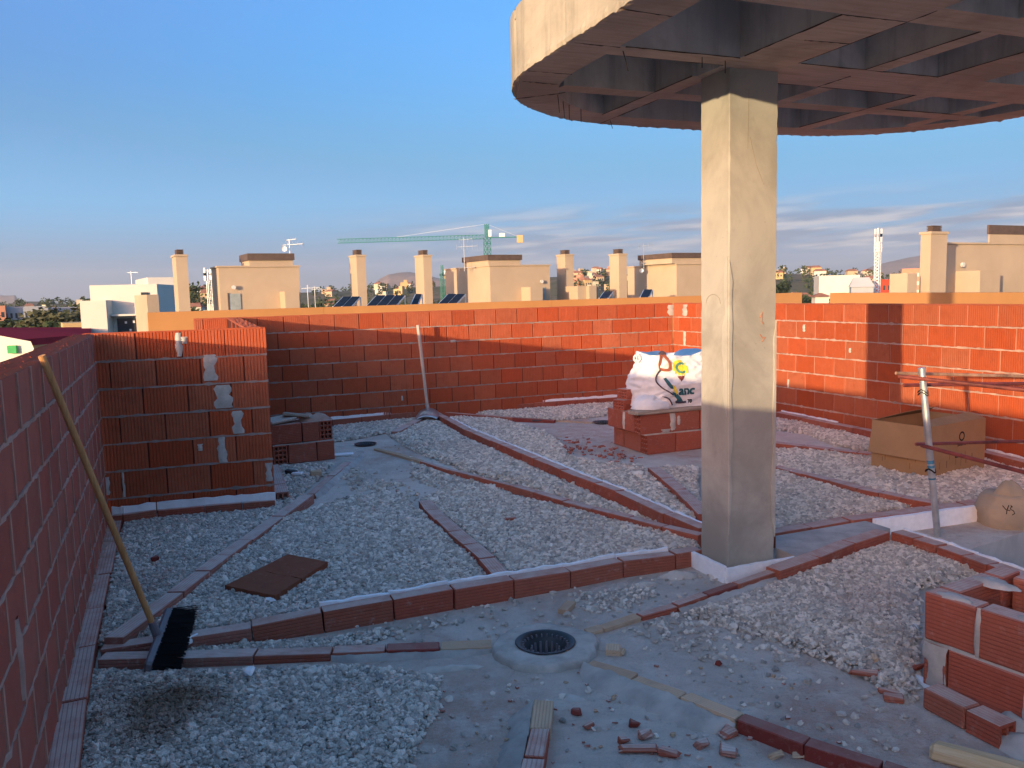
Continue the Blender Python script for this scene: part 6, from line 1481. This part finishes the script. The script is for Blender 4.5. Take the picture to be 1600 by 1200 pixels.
# ------------------------------------------------------------------ trees
def tree(px, D, h, r, mat, label, group, seed, name='tree', flat=.8, pz=None):
    q = at(px, 470, D); gz = land(q.x, q.y) if pz is None else pz; root = thing(name, label, 'tree', (q.x, q.y, gz), 0, group); rg = random.Random(seed)
    m = MB(); top_ = h * .62; m.tube([(0, 0, 0), (rg.uniform(-.1, .1) * r, 0, top_ * .5), (rg.uniform(-.2, .2) * r, rg.uniform(-.2, .2) * r, top_)], max(.12, r * .09), 6, r2=max(.05, r * .04))
    for i in range(4): a = rg.uniform(0, 6.3); m.tube([(0, 0, top_ * rg.uniform(.5, .9)), (r * .6 * math.cos(a), r * .6 * math.sin(a), h * rg.uniform(.6, .85))], r * .035, 4, r2=r * .015)
    m.put('trunk', M['bark'], root)
    cl = [(rg.uniform(-.6, .6) * r, rg.uniform(-.6, .6) * r, h * rg.uniform(.45, .88), r * rg.uniform(.3, .55)) for _ in range(9)]
    V = []; Fc = []; s0 = max(.10, r * .085)
    for cx, cy, cz, cr_ in cl:
        for _ in range(90):
            d = Vector((rg.gauss(0, 1), rg.gauss(0, 1), rg.gauss(0, 1))).normalized() * cr_ * rg.uniform(.55, 1.05); d.z *= flat
            c = Vector((cx, cy, cz)) + d; u = Vector((rg.gauss(0, 1), rg.gauss(0, 1), rg.gauss(0, .6))).normalized(); v = u.orthogonal().normalized(); s = s0 * rg.uniform(.6, 1.5)
            b = len(V); V += [c - u * s, c + v * s * .6, c + u * s, c - v * s * .6]; Fc.append((b, b + 1, b + 2, b + 3))
    mm = MB(); mm.v = V; mm.f = Fc; mm.put('crown', M[mat], root)
tid = 0
for px, D, h, r, mt in ((0, 120, 8, 5, 'leaf_dark'), (14, 112, 7, 4.5, 'leaf'), (30, 105, 7, 4, 'leaf_dark'), (44, 110, 7.5, 4.5, 'leaf'), (58, 118, 9.5, 4.2, 'leaf_olive'), (70, 122, 10, 4.5, 'leaf_olive'), (84, 112, 8, 4.5, 'leaf'), (92, 118, 10.5, 4.3, 'leaf_olive'), (104, 125, 10, 5, 'leaf_dark'), (118, 130, 9, 5, 'leaf'), (132, 128, 10, 4.5, 'leaf_olive'), (110, 150, 9, 5, 'leaf_dark'), (20, 150, 8, 5, 'leaf')):
    tid += 1; tree(px, D, h, r, mt, {'leaf': 'mid green bushy tree in the park before the grey blocks', 'leaf_dark': 'dark green rounded tree in the park before the grey blocks', 'leaf_olive': 'tall olive coloured tree in the park before the grey blocks'}[mt], 'park trees %s' % mt.replace('_', ' '), tid)
for px, D, h, r, mt in ((303, 160, 9.0, 4, 'leaf'), (312, 150, 8.5, 3.5, 'leaf_dark'), (322, 170, 8, 4, 'leaf_olive'), (478, 120, 9, 3, 'leaf_olive'), (489, 140, 9, 3.5, 'leaf')):
    tid += 1; tree(px, D, h, r, mt, {'leaf': 'green tree showing beside a stair tower', 'leaf_dark': 'dark tree showing between the slim chimney and the wide stair tower', 'leaf_olive': 'olive tree beyond the wide stair tower'}[mt], 'trees beyond the stair towers %s' % mt.replace('_', ' '), tid)
for px, D, h, r, mt in ((1218, 230, 12, 5, 'leaf_dark'), (1240, 160, 9, 5, 'leaf'), (1256, 150, 9, 5.5, 'leaf_dark'), (1270, 155, 8, 4.5, 'leaf'), (1314, 110, 7.4, 3.5, 'leaf_dark'), (1215, 120, 6.5, 4, 'leaf'), (1402, 330, 14, 6, 'leaf_dark'), (1344, 420, 12, 7, 'leaf')):
    tid += 1; tree(px, D, h, r, mt, {'leaf': 'green tree among the pale town houses beyond the column', 'leaf_dark': 'dark tree among the pale town houses beyond the column'}[mt], 'town trees %s' % mt.replace('_', ' '), tid)
for px, D, h, r, mt in ((1258, 40, 7.6, 2.2, 'leaf'), (1268, 43, 8.3, 2.4, 'leaf_olive'), (1279, 40, 7.2, 2.2, 'leaf_olive'), (1290, 42, 8.0, 2.2, 'leaf'), (1272, 34, 7.4, 1.8, 'leaf_olive')):
    tid += 1; tree(px, D, h, r, mt, {'leaf': 'green scrubby tree in the gap between the ochre parapets', 'leaf_olive': 'dry olive scrubby tree in the gap between the ochre parapets'}[mt], 'scrub in the gap %s' % mt.replace('_', ' '), tid)
# wooded belts far off
rg = random.Random(5); V = []; Fc = []
for x0, x1, d0, d1, nn_ in ((-40, 145, 260, 900, 150), (290, 340, 260, 480, 60), (470, 715, 350, 1100, 170), (890, 960, 420, 900, 120), (1200, 1440, 250, 1000, 190)):
    for _ in range(nn_):
        px, D = rg.uniform(x0, x1), rg.uniform(d0, d1); q = at(px, 460, D); gz = land(q.x, q.y); r = rg.uniform(2, 4.5)
        for _ in range(34):
            d = Vector((rg.gauss(0, 1), rg.gauss(0, 1), rg.gauss(0, 1))).normalized() * r * rg.uniform(.5, 1); c = Vector((q.x, q.y, gz + r * .8)) + d; u = Vector((rg.gauss(0, 1), rg.gauss(0, 1), rg.gauss(0, .6))).normalized(); v = u.orthogonal().normalized(); s = r * .28
            b = len(V); V += [c - u * s, c + v * s * .7, c + u * s, c - v * s * .7]; Fc.append((b, b + 1, b + 2, b + 3))
mm = MB(); mm.v = V; mm.f = Fc; kind(mm.put('woods', M['leaf']), 'stuff')
for i, px in enumerate((8, 17, 26, 113)):
    q = at(px, 520, 95); root = thing('street_lamp', 'thin street lamp among the park trees below the grey blocks', 'street lamp', (q.x, q.y, GZ), 0, 'street lamps in the park')
    MB().tube([(0, 0, 0), (0, 0, 7)], .09, 6, r2=.05).put('pole', M['white_metal'], root); MB().box((0, -.3, 7.05), (.2, .7, .12)).put('lamp_head', M['white_metal'], root)

# ------------------------------------------------------------------ cranes and telecom mast
def lattice(m, a, b, w_, n, th):
    a, b = Vector(a), Vector(b); d = (b - a).normalized(); s = d.orthogonal().normalized() if abs(d.z) > .9 else Vector((0, 0, 1)); t = d.cross(s)
    cs = [(s * i + t * j) * w_ / 2 for i, j in ((-1, -1), (1, -1), (1, 1), (-1, 1))]
    for c in cs: m.beam(a + c, b + c, th)
    for k in range(n):
        p, q = lerp(a, b, k / n), lerp(a, b, (k + 1) / n)
        for i in range(4): m.beam(p + cs[i], q + cs[(i + 1) % 4], th * .7); m.beam(p + cs[i], p + cs[(i + 1) % 4], th * .7)
def crane(px, yj, yap, jl, jr, D, label, ang=0.0):
    c = at(px, yj, D); root = thing('tower_crane', label, 'crane', (c.x, c.y, GZ), ang); hj = c.z - GZ; hp = at(px, yap, D).z - GZ
    m = MB(); lattice(m, (0, 0, 0), (0, 0, hj), 1.5, 16, .17); m.put('mast', M['crane_green'], root)
    m = MB(); lattice(m, (0, 0, hj), (0, 0, hp), 0.9, 4, .14); m.put('apex', M['crane_green'], root)
    L = (at(jl, yj, D) - c).length; L2 = (at(jr, yj, D) - c).length if jr else 6
    m = MB(); lattice(m, (-1, 0, hj + .3), (-L, 0, hj + .1), 1.15, 40, .095); m.put('jib', M['crane_green'], root)
    m = MB(); m.beam((.8, .4, hj), (L2, .4, hj), .2); m.beam((.8, -.4, hj), (L2, -.4, hj), .2); m.put('counter_jib', M['crane_green'], root)
    MB().box((L2 - .9, 0, hj - .6), (1.8, 1.2, 2.2)).put('counterweight', M['town_ochre'], root)
    MB().box((L2 * .42, 0, hj + .7), (1.7, .3, 1.0)).put('sign_board', M['white_metal'], root)
    MB().box((.9, -.9, hj + 1.2), (.9, 1.2, 2.0)).put('cab', M['white_metal'], root)
    m = MB(); m.beam((0, 0, hp), (-L * .6, 0, hj + .9), .06); m.beam((0, 0, hp), (L2 * .9, 0, hj), .06); m.put('tie_bar', M['alu'], root)
crane(761, 371.5, 350, 527, 817, 250, 'green tower crane with long horizontal jib over the stair tower', R(0))
crane(691, 430, 414, 684, 0, 420, 'small far green crane seen end on between chimney and stair tower', R(75))
c = at(1370, 458, 200); t = at(1370, 356, 200); root = thing('telecom_mast', 'tall white lattice telecom mast rising over the pale town', 'mast', (c.x, c.y, GZ)); h = t.z - GZ
m = MB(); lattice(m, (0, 0, 0), (0, 0, h * .86), 1.0, 26, .2); m.put('lattice', M['white_metal'], root)
MB().tube([(0, 0, h * .86), (0, 0, h)], .12, 6).put('spike', M['white_metal'], root)
for zf in (.80, .90, .95):
    for k in range(3): a = 2.1 * k; MB().box((.75 * math.cos(a), .75 * math.sin(a), h * zf), (.35, .35, 1.9), a).put('antenna_panel', M['white_metal'], root)
c = at(329, 480, 120); t = at(329, 421, 120); root = thing('telecom_mast', 'small grey telecom mast behind the wide stair tower', 'mast', (c.x, c.y, GZ)); h = t.z - GZ
m = MB(); lattice(m, (0, 0, 0), (0, 0, h), .5, 20, .05); m.put('lattice', M['alu'], root)
for zf in (.93, .98): MB().box((-.5, 0, h * zf), (.3, .3, 1.1)).put('antenna_panel', M['white_metal'], root); MB().box((.35, 0, h * zf), (.25, .3, .9)).put('antenna_panel', M['white_metal'], root)

# ------------------------------------------------------------------ evening haze over the plain
hm = bpy.data.materials.new('haze_air'); hm.use_nodes = True; ht = hm.node_tree; ht.nodes.clear()
ho = ht.nodes.new('ShaderNodeOutputMaterial'); hv = ht.nodes.new('ShaderNodeVolumePrincipled'); ht.links.new(hv.outputs[0], ho.inputs['Volume'])
hv.inputs['Color'].default_value = (0.93, 0.93, 0.96, 1); hv.inputs['Density'].default_value = 0.8e-4; hv.inputs['Anisotropy'].default_value = 0.1
kind(MB().box((0, 0, 125), (14600, 14600, 275)).put('haze', hm), 'stuff')
